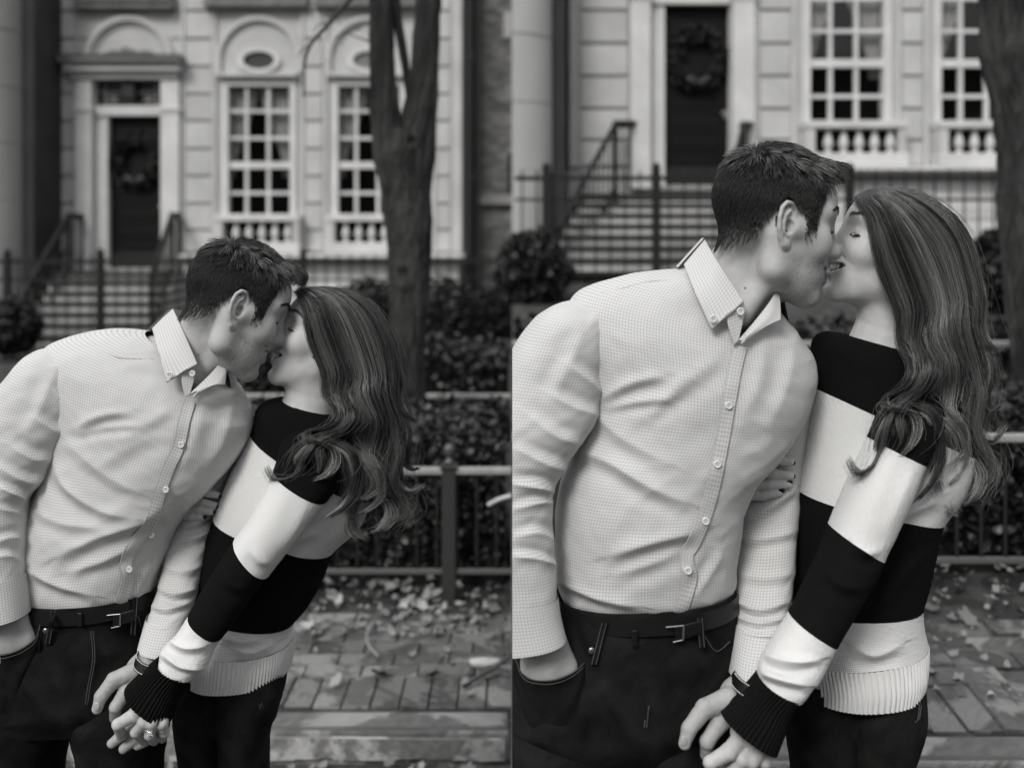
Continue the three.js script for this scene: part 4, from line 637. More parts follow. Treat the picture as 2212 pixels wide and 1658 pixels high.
const cfgL = { k: 1, side: -1, z: q => q, idx: 0,
  man: { head: { yaw: .40, nod: .42, roll: -.05, s: .94, anchor: [-.006, 0, .07], at: [513, 668, 1.85] },
    torso: [[318, 715, 480, 815, 1.965, .06], [232, 710, 512, 835, 1.965, .08], [150, 725, 532, 862, 1.96, .095], [100, 752, 544, 895, 1.955, .105], [95, 810, 542, 930, 1.95, .112], [110, 880, 520, 975, 1.95, .118], [112, 950, 488, 1020, 1.95, .120], [98, 1020, 452, 1060, 1.95, .122], [76, 1090, 412, 1098, 1.95, .124], [58, 1150, 380, 1140, 1.95, .124], [50, 1200, 360, 1192, 1.95, .122], [47, 1245, 346, 1238, 1.95, .118], [52, 1276, 336, 1266, 1.95, .112], [62, 1292, 330, 1284, 1.95, .100]],
    hole: [[386, 676], [430, 800], [409, 853], [484, 802], [475, 730], [440, 660]],
    armR: [[160, 745, 215, 775, 1.95, .03], [78, 758, 195, 795, 1.935, .066], [20, 815, 180, 850, 1.92, .078], [-22, 885, 166, 918, 1.905, .078], [-50, 960, 128, 985, 1.89, .072], [-68, 1030, 92, 1040, 1.875, .066], [-74, 1090, 56, 1082, 1.86, .060], [-72, 1150, 51, 1145, 1.85, .056], [-66, 1210, 49, 1205, 1.84, .052], [-58, 1255, 50, 1244, 1.835, .050]],
    cuffR: [[-60, 1243, 53, 1238, 1.835, .052], [-55, 1290, 55, 1280, 1.83, .050], [-50, 1340, 58, 1325, 1.825, .049]],
    armL: [[500, 880, 545, 880, 2.0, .05], [478, 945, 540, 940, 2.015, .055], [430, 1030, 510, 1012, 2.025, .056], [388, 1110, 478, 1090, 2.02, .055], [368, 1170, 458, 1158, 1.99, .053], [352, 1230, 438, 1222, 1.955, .05], [336, 1290, 422, 1286, 1.92, .047], [322, 1335, 404, 1340, 1.89, .044]],
    cuffL: [[319, 1327, 408, 1336, 1.895, .045], [310, 1360, 398, 1372, 1.875, .044], [301, 1393, 387, 1409, 1.855, .043]],
    belt: [[51, 1276, 338, 1266, 1.95, .122], [47, 1303, 342, 1294, 1.95, .124]],
    hips: [[50, 1272, 336, 1262, 1.95, .114], [22, 1310, 343, 1300, 1.95, .120], [-38, 1390, 350, 1370, 1.95, .126], [-75, 1460, 362, 1445, 1.95, .128], [-80, 1505, 360, 1492, 1.95, .121], [-62, 1552, 338, 1540, 1.95, .098]],
    legA: [[-82, 1470, 180, 1480, 1.95, .104], [-85, 1520, 165, 1525, 1.95, .117], [-85, 1570, 152, 1570, 1.95, .108], [-75, 1658, 130, 1658, 1.95, .10], [-35, 1950, 100, 1950, 1.95, .075], [-20, 2300, 70, 2300, 1.95, .06]],
    legB: [[146, 1480, 363, 1460, 1.95, .104], [160, 1520, 361, 1515, 1.95, .117], [170, 1570, 357, 1570, 1.95, .108], [180, 1658, 346, 1658, 1.95, .10], [190, 1950, 325, 1950, 1.95, .075], [205, 2300, 300, 2300, 1.95, .06]],
    shoes: [[25, 2340, 1.9], [252, 2340, 1.9]],
    neck: [[[480, 680, 1.935], [404, 812, 1.965], .060, .063, .03], [[522, 715, 1.885], [428, 822, 1.905], .011, .010, .022], [[404, 812, 1.965], [330, 775, 1.97], .055, .045, .05]],
    bodyBox: [[340, 500], [640, 880]], zr: [1.75, 2.08],
    plk: [[398, 862], [385, 905], [373, 960], [350, 1010], [333, 1060], [314, 1120], [285, 1160], [266, 1190], [258, 1222], [262, 1252], [247, 1300]], plw: 25,
    buttons: [[391, 960], [358, 1057], [326, 1155], [279, 1229]],
    collarA: [[[374, 668, 1.955], [396, 715, 1.895], [426, 787, 1.855]], [[352, 688, 1.94], [374, 750, 1.875], [403, 800, 1.845]], [[329, 711, 1.925], [345, 770, 1.865], [361, 826, 1.842]]],
    collarB: [[[484, 748, 1.915], [470, 790, 1.885], [411, 852, 1.845]], [[488, 790, 1.89], [470, 820, 1.868], [425, 846, 1.840]], [[484, 832, 1.872], [462, 833, 1.856], [415, 855, 1.838]]],
    stand: [[[424, 785, 1.868], [418, 820, 1.858], [408, 853, 1.846]], [[395, 790, 1.856], [392, 825, 1.845], [400, 858, 1.842]]],
    band: [[366, 668, 488, 745, 1.955, .07], [318, 713, 508, 838, 1.962, .086]], cbtn: [366, 809, 1.838], sbtn: [415, 806, 1.852],
    folds: [ { p: [[166, 925], [215, 900], [275, 890]], w: 11, a: .010 }, { p: [[168, 938], [230, 922], [300, 918]], w: 8, a: .006 }, { p: [[118, 1000], [140, 1050], [210, 1100], [285, 1118]], w: 15, a: .010 }, { p: [[150, 960], [220, 1020], [290, 1060]], w: 15, a: .006 }, { p: [[130, 1200], [205, 1162], [300, 1130], [345, 1105]], w: 17, a: .012 }, { p: [[150, 1235], [225, 1210], [300, 1170]], w: 13, a: .007 }, { p: [[55, 1228], [120, 1262], [200, 1285]], w: 13, a: .009 }, { p: [[255, 955], [320, 915], [372, 880]], w: 15, a: .005 }, { p: [[210, 1010], [280, 965], [345, 935]], w: 17, a: .005 }, { p: [[440, 850], [425, 930], [395, 1010]], w: 16, a: .004 }, { p: [[500, 850], [488, 930], [450, 1010]], w: 16, a: .005 }, { p: [[330, 1215], [310, 1245], [290, 1290]], w: 10, a: .006 }, { p: [[70, 1100], [130, 1130], [230, 1140]], w: 14, a: .005 } ],
    armFolds: [ { p: [[172, 905], [150, 880], [120, 850]], w: 12, a: .008 }, { p: [[158, 930], [120, 930], [80, 905]], w: 12, a: .008 }, { p: [[110, 990], [70, 990], [20, 960]], w: 12, a: .008 }, { p: [[98, 1030], [60, 1040], [0, 1010]], w: 11, a: .009 }, { p: [[55, 1076], [40, 1068], [0, 1052]], w: 9, a: .014 }, { p: [[52, 1110], [30, 1105], [-10, 1095]], w: 9, a: .008 }, { p: [[50, 1165], [25, 1160], [-10, 1170]], w: 9, a: .007 }, { p: [[48, 1215], [20, 1200], [-20, 1205]], w: 9, a: .007 }, { p: [[120, 800], [90, 870], [60, 930]], w: 16, a: .006 } ],
    armFoldsL: [ { p: [[395, 1140], [430, 1128], [465, 1105]], w: 8, a: .009 }, { p: [[375, 1170], [410, 1165], [450, 1150]], w: 9, a: .007 }, { p: [[350, 1275], [380, 1285], [425, 1270]], w: 8, a: .010 }, { p: [[330, 1310], [360, 1318], [410, 1300]], w: 7, a: .008 }, { p: [[360, 1225], [395, 1235], [440, 1220]], w: 10, a: .005 } ],
    pocketHand: [[[12, 1305, 1.838], [18, 1390, 1.842], .029, .036], [[34, 1320, 1.832], [58, 1382, 1.834], .016, .0145], [[58, 1382, 1.834], [72, 1425, 1.85], .0145, .011], [[18, 1390, 1.842], [30, 1450, 1.86], .036, .03]], pocket: [[-30, 1412], [10, 1412], [45, 1400], [76, 1376], [86, 1345]],
    rivet: [97, 1362], loops: [[118, 1298, 102, 1390], [292, 1290, 286, 1372]], buckle: [250, 1342], fly: [[196, 1362], [200, 1420], [190, 1480], [184, 1520]], loopB: [172, 1338] },
  woman: { head: { yaw: Math.PI + .32, nod: -.33, roll: 0, s: .885, anchor: [.075, .007, -.034], at: [634, 711, 1.945] },
    neck: [[[688, 745, 1.985], [684, 845, 1.995], .043, .045, .03], [[684, 845, 1.995], [668, 895, 1.998], .045, .062, .03]],
    bodyBox: [[540, 560], [800, 912]], zr: [1.84, 2.14],
    torso: [[640, 874, 716, 890, 1.995, .045], [628, 866, 735, 892, 1.995, .06], [590, 862, 770, 915, 1.995, .075], [562, 875, 800, 960, 1.995, .085], [548, 905, 806, 1030, 1.995, .092], [545, 930, 800, 1078, 1.995, .097], [500, 1018, 775, 1140, 2.0, .102], [467, 1110, 722, 1192, 2.0, .100], [440, 1180, 700, 1245, 2.0, .096], [422, 1250, 668, 1305, 2.0, .095], [416, 1300, 638, 1340, 2.0, .097], [414, 1345, 629, 1362, 2.0, .100], [416, 1385, 632, 1380, 2.0, .102], [417, 1425, 631, 1408, 2.0, .112], [415, 1452, 626, 1440, 2.0, .113]],
    bands: [[0, 5, 0], [5, 7, 1], [7, 10, 0], [10, 12, 1]], rib: [12, 14],
    arm: [[640, 905, 760, 960, 1.955, .05], [612, 950, 752, 1020, 1.925, .06], [594, 1010, 706, 1082, 1.90, .064], [548, 1105, 660, 1140, 1.88, .062], [510, 1160, 580, 1242, 1.865, .058], [478, 1210, 545, 1288, 1.85, .054], [440, 1270, 510, 1338, 1.835, .050], [411, 1322, 479, 1376, 1.82, .047], [380, 1370, 462, 1405, 1.81, .045], [352, 1400, 446, 1440, 1.80, .044], [345, 1425, 420, 1462, 1.795, .042]],
    armBands: [[0, 2, 0], [2, 4, 1], [4, 7, 0], [7, 10, 1]],
    cuff: [[344, 1418, 416, 1457, 1.795, .046], [318, 1440, 396, 1488, 1.79, .042], [296, 1460, 382, 1520, 1.785, .045], [274, 1481, 368, 1556, 1.78, .047]],
    folds: [{ p: [[585, 1190], [620, 1170], [680, 1150]], w: 13, a: .010 }, { p: [[600, 1165], [640, 1130], [700, 1100]], w: 13, a: .008 }, { p: [[500, 1400], [540, 1410], [590, 1390]], w: 14, a: .008 }, { p: [[480, 1375], [520, 1385], [560, 1380]], w: 12, a: .006 }, { p: [[690, 1260], [650, 1280], [600, 1340]], w: 14, a: .006 }, { p: [[560, 880], [575, 920], [590, 960]], w: 12, a: .004 }],
    armFolds: [{ p: [[365, 1385], [400, 1400], [440, 1395]], w: 10, a: .010 }, { p: [[352, 1415], [390, 1440], [430, 1445]], w: 9, a: .012 }, { p: [[545, 1190], [560, 1210], [580, 1215]], w: 10, a: .006 }, { p: [[480, 1240], [500, 1265], [530, 1270]], w: 12, a: .005 }, { p: [[665, 1085], [640, 1140], [610, 1190]], w: 16, a: .003 }],
    hips: [[420, 1400, 622, 1390, 2.0, .080], [386, 1470, 618, 1432, 2.0, .084], [381, 1510, 614, 1480, 2.0, .086], [388, 1560, 596, 1550, 2.0, .075]],
    legA: [[392, 1420, 505, 1420, 2.0, .072], [382, 1500, 500, 1500, 2.0, .09], [386, 1570, 500, 1570, 2.0, .088], [396, 1658, 500, 1658, 2.0, .08], [420, 1950, 495, 1950, 2.0, .055], [430, 2280, 490, 2280, 2.0, .045]],
    legB: [[465, 1420, 618, 1410, 1.99, .076], [470, 1500, 614, 1480, 1.97, .09], [475, 1550, 594, 1545, 1.97, .09], [478, 1610, 578, 1600, 1.97, .085], [480, 1700, 576, 1680, 1.97, .08], [490, 1950, 560, 1950, 1.98, .055], [500, 2280, 555, 2280, 1.98, .045]],
    shoes: [[455, 2320, 1.96], [525, 2330, 1.93]], pocketP: [[556, 1440], [562, 1532], [604, 1528], [612, 1490]],
    fingers: [[[430, 1060, 1.972], [450, 1064, 1.962], [469, 1069, 1.960]], [[415, 1081, 1.972], [440, 1085, 1.962], [464, 1091, 1.960]], [[403, 1097, 1.972], [430, 1101, 1.962], [457, 1105, 1.960]], [[390, 1112, 1.972], [415, 1116, 1.962], [437, 1118, 1.960]]], nails: [[473, 1072], [468, 1094], [460, 1106], [441, 1117]] },
};
const D = (a, f) => a.map(f);
const cfgR = { k: 1.19, side: 1, idx: 1,
  man: { head: { yaw: .07, nod: .19, roll: -.03, s: .945, anchor: [-.006, 0, .07], at: [1699, 486, 1.55] },
    torso: [[1468, 580, 1660, 650, 1.655, .06], [1365, 590, 1700, 690, 1.655, .08], [1265, 620, 1735, 735, 1.65, .095], [1222, 665, 1757, 780, 1.645, .105], [1224, 735, 1760, 830, 1.64, .112], [1246, 815, 1744, 880, 1.64, .118], [1256, 890, 1715, 935, 1.64, .120], [1240, 965, 1675, 990, 1.64, .122], [1212, 1040, 1630, 1042, 1.64, .124], [1200, 1105, 1606, 1095, 1.64, .124], [1198, 1165, 1597, 1150, 1.64, .122], [1200, 1225, 1590, 1207, 1.64, .118], [1206, 1275, 1586, 1250, 1.64, .112], [1216, 1296, 1578, 1274, 1.64, .100]],
    hole: [[1540, 530], [1615, 665], [1596, 735], [1675, 665], [1670, 580], [1610, 500]],
    armR: [[1275, 640, 1335, 665, 1.64, .03], [1176, 670, 1318, 695, 1.625, .066], [1112, 745, 1312, 760, 1.615, .078], [1068, 830, 1304, 845, 1.605, .078], [1040, 905, 1288, 905, 1.59, .074], [1020, 975, 1245, 970, 1.58, .068], [1012, 1045, 1200, 1050, 1.57, .062], [1014, 1110, 1193, 1110, 1.56, .058], [1020, 1180, 1199, 1180, 1.55, .055], [1030, 1245, 1202, 1240, 1.545, .052], [1040, 1300, 1203, 1295, 1.54, .05]],
    cuffR: [[1030, 1292, 1206, 1286, 1.54, .053], [1040, 1345, 1212, 1332, 1.535, .051], [1050, 1400, 1223, 1378, 1.53, .050]],
    armL: [[1700, 780, 1755, 780, 1.70, .05], [1690, 860, 1752, 850, 1.71, .055], [1650, 950, 1742, 930, 1.715, .056], [1610, 1050, 1730, 1030, 1.71, .056], [1598, 1127, 1722, 1112, 1.685, .055], [1592, 1212, 1716, 1200, 1.655, .052], [1588, 1295, 1706, 1290, 1.62, .048], [1586, 1350, 1692, 1352, 1.595, .045]],
    cuffL: [[1584, 1342, 1696, 1346, 1.60, .046], [1580, 1400, 1680, 1404, 1.575, .045], [1576, 1452, 1668, 1458, 1.555, .044]],
    belt: [[1204, 1285, 1590, 1262, 1.64, .120], [1202, 1320, 1594, 1298, 1.64, .122]],
    hips: [[1203, 1280, 1587, 1255, 1.64, .112], [1178, 1330, 1595, 1305, 1.64, .119], [1108, 1420, 1598, 1390, 1.64, .125], [1062, 1500, 1596, 1480, 1.64, .127], [1056, 1560, 1592, 1545, 1.64, .121], [1078, 1614, 1562, 1602, 1.64, .098]],
    legA: [[1055, 1520, 1378, 1530, 1.64, .104], [1052, 1580, 1362, 1580, 1.64, .117], [1050, 1640, 1350, 1630, 1.64, .108], [1075, 1750, 1330, 1750, 1.64, .10], [1100, 2100, 1300, 2100, 1.64, .075], [1130, 2480, 1260, 2480, 1.64, .06]],
    legB: [[1328, 1530, 1594, 1515, 1.64, .104], [1344, 1580, 1590, 1570, 1.64, .117], [1356, 1640, 1585, 1640, 1.64, .108], [1370, 1750, 1575, 1750, 1.64, .10], [1385, 2100, 1545, 2100, 1.64, .075], [1405, 2480, 1520, 2480, 1.64, .06]],
    shoes: [[1195, 2520, 1.6], [1462, 2520, 1.6]],
    neck: [[[1648, 512, 1.64], [1564, 668, 1.665], .058, .064, .03], [[1705, 545, 1.575], [1600, 690, 1.59], .011, .010, .022], [[1560, 665, 1.655], [1470, 640, 1.66], .055, .045, .05]],
    bodyBox: [[1460, 265], [1860, 760]], zr: [1.46, 1.77],
    plk: [[1585, 745], [1572, 800], [1560, 869], [1546, 950], [1528, 1040], [1508, 1110], [1485, 1165], [1470, 1190], [1470, 1225], [1476, 1250], [1455, 1320]], plw: 29,
    buttons: [[1575, 875], [1550, 1002], [1525, 1125], [1487, 1232]],
    collarA: [[[1524, 519, 1.64], [1556, 575, 1.585], [1606, 652, 1.55]], [[1502, 545, 1.63], [1535, 610, 1.565], [1575, 680, 1.535]], [[1478, 573, 1.615], [1505, 640, 1.555], [1538, 711, 1.532]]],
    collarB: [[[1678, 602, 1.605], [1665, 650, 1.575], [1598, 737, 1.535]], [[1684, 650, 1.58], [1660, 685, 1.555], [1610, 728, 1.53]], [[1686, 692, 1.56], [1650, 708, 1.545], [1600, 740, 1.528]]],
    stand: [[[1606, 650, 1.558], [1604, 690, 1.548], [1594, 737, 1.536]], [[1570, 660, 1.546], [1572, 700, 1.536], [1585, 745, 1.533]]],
    band: [[1518, 514, 1680, 600, 1.645, .07], [1462, 576, 1700, 696, 1.655, .086]], cbtn: [1541, 688, 1.528], sbtn: [1600, 672, 1.542],
    folds: [{ p: [[1301, 862], [1360, 830], [1430, 812]], w: 13, a: .010 }, { p: [[1306, 882], [1370, 868], [1450, 860]], w: 10, a: .006 }, { p: [[1250, 972], [1320, 1000], [1400, 1050], [1478, 1084]], w: 17, a: .010 }, { p: [[1290, 900], [1350, 950], [1440, 1000]], w: 17, a: .006 }, { p: [[1321, 1199], [1400, 1172], [1500, 1149]], w: 19, a: .012 }, { p: [[1330, 1240], [1410, 1215], [1470, 1190]], w: 15, a: .007 }, { p: [[1206, 1255], [1290, 1290], [1380, 1310]], w: 14, a: .009 }, { p: [[1456, 864], [1500, 815], [1545, 775]], w: 17, a: .006 }, { p: [[1400, 900], [1450, 850], [1480, 810]], w: 15, a: .006 }, { p: [[1650, 730], [1640, 820], [1600, 910]], w: 18, a: .004 }, { p: [[1715, 750], [1700, 830], [1660, 920]], w: 18, a: .005 }, { p: [[1560, 1190], [1540, 1230], [1500, 1290]], w: 12, a: .006 }],
    armFolds: [{ p: [[1300, 850], [1270, 820], [1230, 790]], w: 14, a: .008 }, { p: [[1290, 895], [1240, 880], [1190, 850]], w: 14, a: .008 }, { p: [[1250, 955], [1200, 940], [1150, 900]], w: 14, a: .008 }, { p: [[1226, 1015], [1180, 1000], [1120, 970]], w: 13, a: .009 }, { p: [[1194, 1062], [1160, 1050], [1110, 1045]], w: 11, a: .014 }, { p: [[1194, 1085], [1160, 1085], [1110, 1100]], w: 10, a: .009 }, { p: [[1198, 1165], [1160, 1150], [1110, 1160]], w: 11, a: .007 }, { p: [[1202, 1220], [1160, 1205], [1110, 1200]], w: 10, a: .010 }, { p: [[1260, 720], [1220, 800], [1190, 870]], w: 18, a: .006 }],
    armFoldsL: [{ p: [[1610, 1120], [1660, 1100], [1715, 1060]], w: 10, a: .009 }, { p: [[1600, 1165], [1650, 1165], [1715, 1150]], w: 11, a: .006 }, { p: [[1595, 1300], [1640, 1320], [1700, 1300]], w: 10, a: .010 }, { p: [[1590, 1330], [1640, 1345], [1690, 1335]], w: 8, a: .008 }, { p: [[1595, 1240], [1650, 1250], [1712, 1240]], w: 12, a: .005 }],
    pocketHand: [[[1170, 1355, 1.548], [1178, 1440, 1.55], .029, .036], [[1196, 1372, 1.542], [1226, 1440, 1.542], .016, .0145], [[1226, 1440, 1.542], [1244, 1495, 1.555], .0145, .011], [[1178, 1440, 1.55], [1194, 1520, 1.57], .036, .03]], pocket: [[1112, 1420], [1140, 1462], [1190, 1468], [1236, 1452], [1262, 1430]],
    rivet: [1278, 1405], loops: [[1306, 1345, 1283, 1435], [1512, 1335, 1517, 1398]], buckle: [1466, 1370], fly: [[1404, 1420], [1408, 1470], [1396, 1530], [1392, 1570]], loopB: [1371, 1378] },
  woman: { head: { yaw: Math.PI + .0, nod: -.33, roll: 0, s: .885, anchor: [.075, .007, -.034], at: [1854, 508, 1.648] },
    neck: [[[1925, 590, 1.675], [1922, 705, 1.685], .043, .045, .03], [[1922, 705, 1.685], [1905, 765, 1.69], .045, .062, .03]],
    bodyBox: [[1755, 360], [2080, 785]], zr: [1.54, 1.82],
    torso: [[1862, 742, 1965, 755, 1.685, .045], [1846, 728, 1985, 765, 1.685, .06], [1790, 718, 2035, 790, 1.685, .075], [1762, 735, 2075, 840, 1.685, .085], [1758, 780, 2095, 920, 1.685, .092], [1758, 836, 2098, 985, 1.685, .097], [1738, 930, 2078, 1060, 1.69, .102], [1720, 1055, 2028, 1120, 1.69, .1], [1713, 1140, 2014, 1185, 1.69, .096], [1711, 1230, 1998, 1255, 1.69, .095], [1712, 1300, 1984, 1295, 1.69, .097], [1716, 1360, 1986, 1340, 1.69, .1], [1720, 1410, 1993, 1375, 1.69, .102], [1726, 1450, 1988, 1425, 1.69, .112], [1727, 1482, 1980, 1462, 1.69, .113]],
    bands: [[0, 5, 0], [5, 7, 1], [7, 10, 0], [10, 12, 1]], rib: [12, 14],
    arm: [[1895, 790, 2045, 840, 1.645, .05], [1888, 860, 2035, 920, 1.62, .06], [1872, 942, 1990, 1000, 1.60, .064], [1835, 1045, 1965, 1060, 1.58, .062], [1797, 1138, 1903, 1205, 1.565, .058], [1768, 1210, 1880, 1255, 1.55, .054], [1738, 1270, 1840, 1325, 1.54, .050], [1708, 1328, 1804, 1390, 1.525, .047], [1668, 1392, 1782, 1435, 1.515, .046], [1644, 1435, 1760, 1470, 1.505, .046], [1640, 1468, 1730, 1505, 1.50, .043]],
    armBands: [[0, 2, 0], [2, 4, 1], [4, 7, 0], [7, 10, 1]],
    cuff: [[1640, 1460, 1726, 1500, 1.50, .046], [1612, 1490, 1706, 1535, 1.495, .042], [1586, 1514, 1690, 1578, 1.49, .045], [1558, 1540, 1674, 1620, 1.485, .047]],
    folds: [{ p: [[1935, 1120], [1965, 1105], [2020, 1080]], w: 15, a: .008 }, { p: [[1960, 1080], [1985, 1050], [2030, 1030]], w: 14, a: .009 }, { p: [[1850, 1400], [1890, 1415], [1940, 1395]], w: 15, a: .007 }, { p: [[1990, 1200], [1950, 1240], [1900, 1320]], w: 16, a: .006 }],
    armFolds: [{ p: [[1652, 1418], [1700, 1432], [1765, 1425]], w: 11, a: .012 }, { p: [[1650, 1455], [1690, 1470], [1740, 1480]], w: 10, a: .012 }, { p: [[1850, 1180], [1870, 1195], [1900, 1190]], w: 12, a: .006 }, { p: [[1790, 1240], [1820, 1265], [1860, 1270]], w: 14, a: .005 }, { p: [[1975, 1010], [1950, 1070], [1920, 1140]], w: 18, a: .003 }],
    hips: [[1726, 1430, 1980, 1400, 1.69, .080], [1702, 1490, 1982, 1440, 1.69, .084], [1698, 1540, 1984, 1510, 1.69, .086], [1712, 1610, 1965, 1600, 1.69, .075]],
    legA: [[1706, 1450, 1850, 1450, 1.69, .072], [1700, 1540, 1850, 1540, 1.69, .09], [1706, 1620, 1850, 1620, 1.69, .088], [1716, 1700, 1845, 1700, 1.69, .08], [1740, 2050, 1835, 2050, 1.69, .055], [1755, 2440, 1830, 2440, 1.69, .045]],
    legB: [[1815, 1450, 1985, 1420, 1.68, .076], [1815, 1540, 1990, 1520, 1.66, .09], [1820, 1600, 1972, 1590, 1.66, .09], [1825, 1670, 1950, 1660, 1.66, .085], [1828, 1760, 1945, 1750, 1.66, .08], [1840, 2050, 1925, 2050, 1.67, .055], [1850, 2440, 1915, 2440, 1.67, .045]],
    shoes: [[1790, 2490, 1.65], [1880, 2500, 1.62]], pocketP: [[1928, 1490], [1936, 1562], [1982, 1558], [1990, 1500]],
    fingers: [[[1655, 988, 1.662], [1682, 992, 1.652], [1708, 997, 1.648]], [[1638, 1020, 1.662], [1675, 1024, 1.652], [1708, 1027, 1.648]], [[1620, 1047, 1.662], [1662, 1047, 1.652], [1702, 1046, 1.648]], [[1605, 1070, 1.662], [1650, 1071, 1.652], [1683, 1065, 1.648]]], nails: [[1712, 1000], [1712, 1029], [1706, 1042], [1689, 1059]] },
};

// woman's hair guides: [x, y, depth offset] from the parting to the tips, k across from the face to the back
const faceE = [[648, 630, -.005], [663, 655, -.055], [667, 695, -.078], [674, 735, -.083], [690, 775, -.085], [704, 812, -.088], [712, 845, -.09]], backO = [[690, 621, .02], [752, 628, .0], [806, 664, -.012], [838, 710, -.015], [853, 757, -.015], [862, 812, -.015], [864, 866, -.015]];
const locks = [
  [.0, [[704, 850], [722, 878], [726, 900], [707, 923], [667, 932], [660, 944], [679, 956], [712, 968], [721, 996], [707, 1024], [677, 1038]], 7, 1],
  [.03, [[712, 850], [745, 872], [760, 902], [738, 930], [708, 942], [676, 958], [652, 985], [640, 1012], [620, 1034], [590, 1036], [573, 1007]], 7, .55],
  [.10, [[722, 850], [754, 880], [757, 908], [728, 934], [700, 948], [690, 980], [692, 1010], [680, 1040], [668, 1048]], 9, .5],
  [.16, [[730, 850], [750, 885], [744, 920], [720, 945], [735, 965], [760, 985], [768, 1030], [760, 1070], [735, 1100], [707, 1118]], 9, .8],
  [.22, [[738, 850], [752, 890], [748, 925], [712, 940], [754, 968], [767, 1007], [768, 1054], [752, 1090], [720, 1112]], 8, 1],
  [.28, [[748, 850], [768, 900], [764, 940], [742, 975], [748, 1010], [760, 1050], [748, 1090], [752, 1120]], 11, .5],
  [.35, [[760, 850], [785, 905], [779, 940], [772, 972], [801, 1007], [815, 1040], [806, 1062], [780, 1080]], 9, 1],
  [.42, [[772, 850], [796, 905], [790, 950], [784, 985], [812, 1030], [817, 1075], [796, 1100], [775, 1108]], 9, .8],
  [.48, [[784, 850], [806, 912], [800, 960], [786, 1005], [776, 1050], [762, 1090], [742, 1108]], 11, .5],
  [.55, [[795, 850], [818, 920], [806, 970], [790, 1020], [773, 1075], [756, 1112], [766, 1150], [784, 1164]], 10, .6],
  [.62, [[806, 852], [828, 925], [816, 980], [806, 1030], [826, 1075], [842, 1110], [824, 1140], [800, 1150]], 11, .5],
  [.70, [[818, 855], [840, 930], [824, 990], [826, 1060], [862, 1088], [873, 1113], [842, 1136], [815, 1152]], 10, .6],
  [.78, [[832, 860], [854, 930], [836, 985], [838, 1035], [862, 1078], [874, 1108], [856, 1140], [826, 1156]], 10, .5],
  [.86, [[844, 862], [864, 925], [849, 996], [860, 1040], [887, 1062], [914, 1046]], 6, .9],
  [.93, [[854, 866], [874, 930], [855, 1000], [854, 1050], [866, 1096], [846, 1130]], 10, .4],
  [1.0, [[862, 866], [874, 893], [893, 908], [906, 902]], 5, .7],
  [.97, [[860, 866], [880, 940], [872, 985], [884, 1012], [905, 1010]], 4, .5],
  [.74, [[826, 858], [846, 930], [858, 985], [846, 1040], [862, 1085], [858, 1125], [832, 1160]], 10, .4],
];
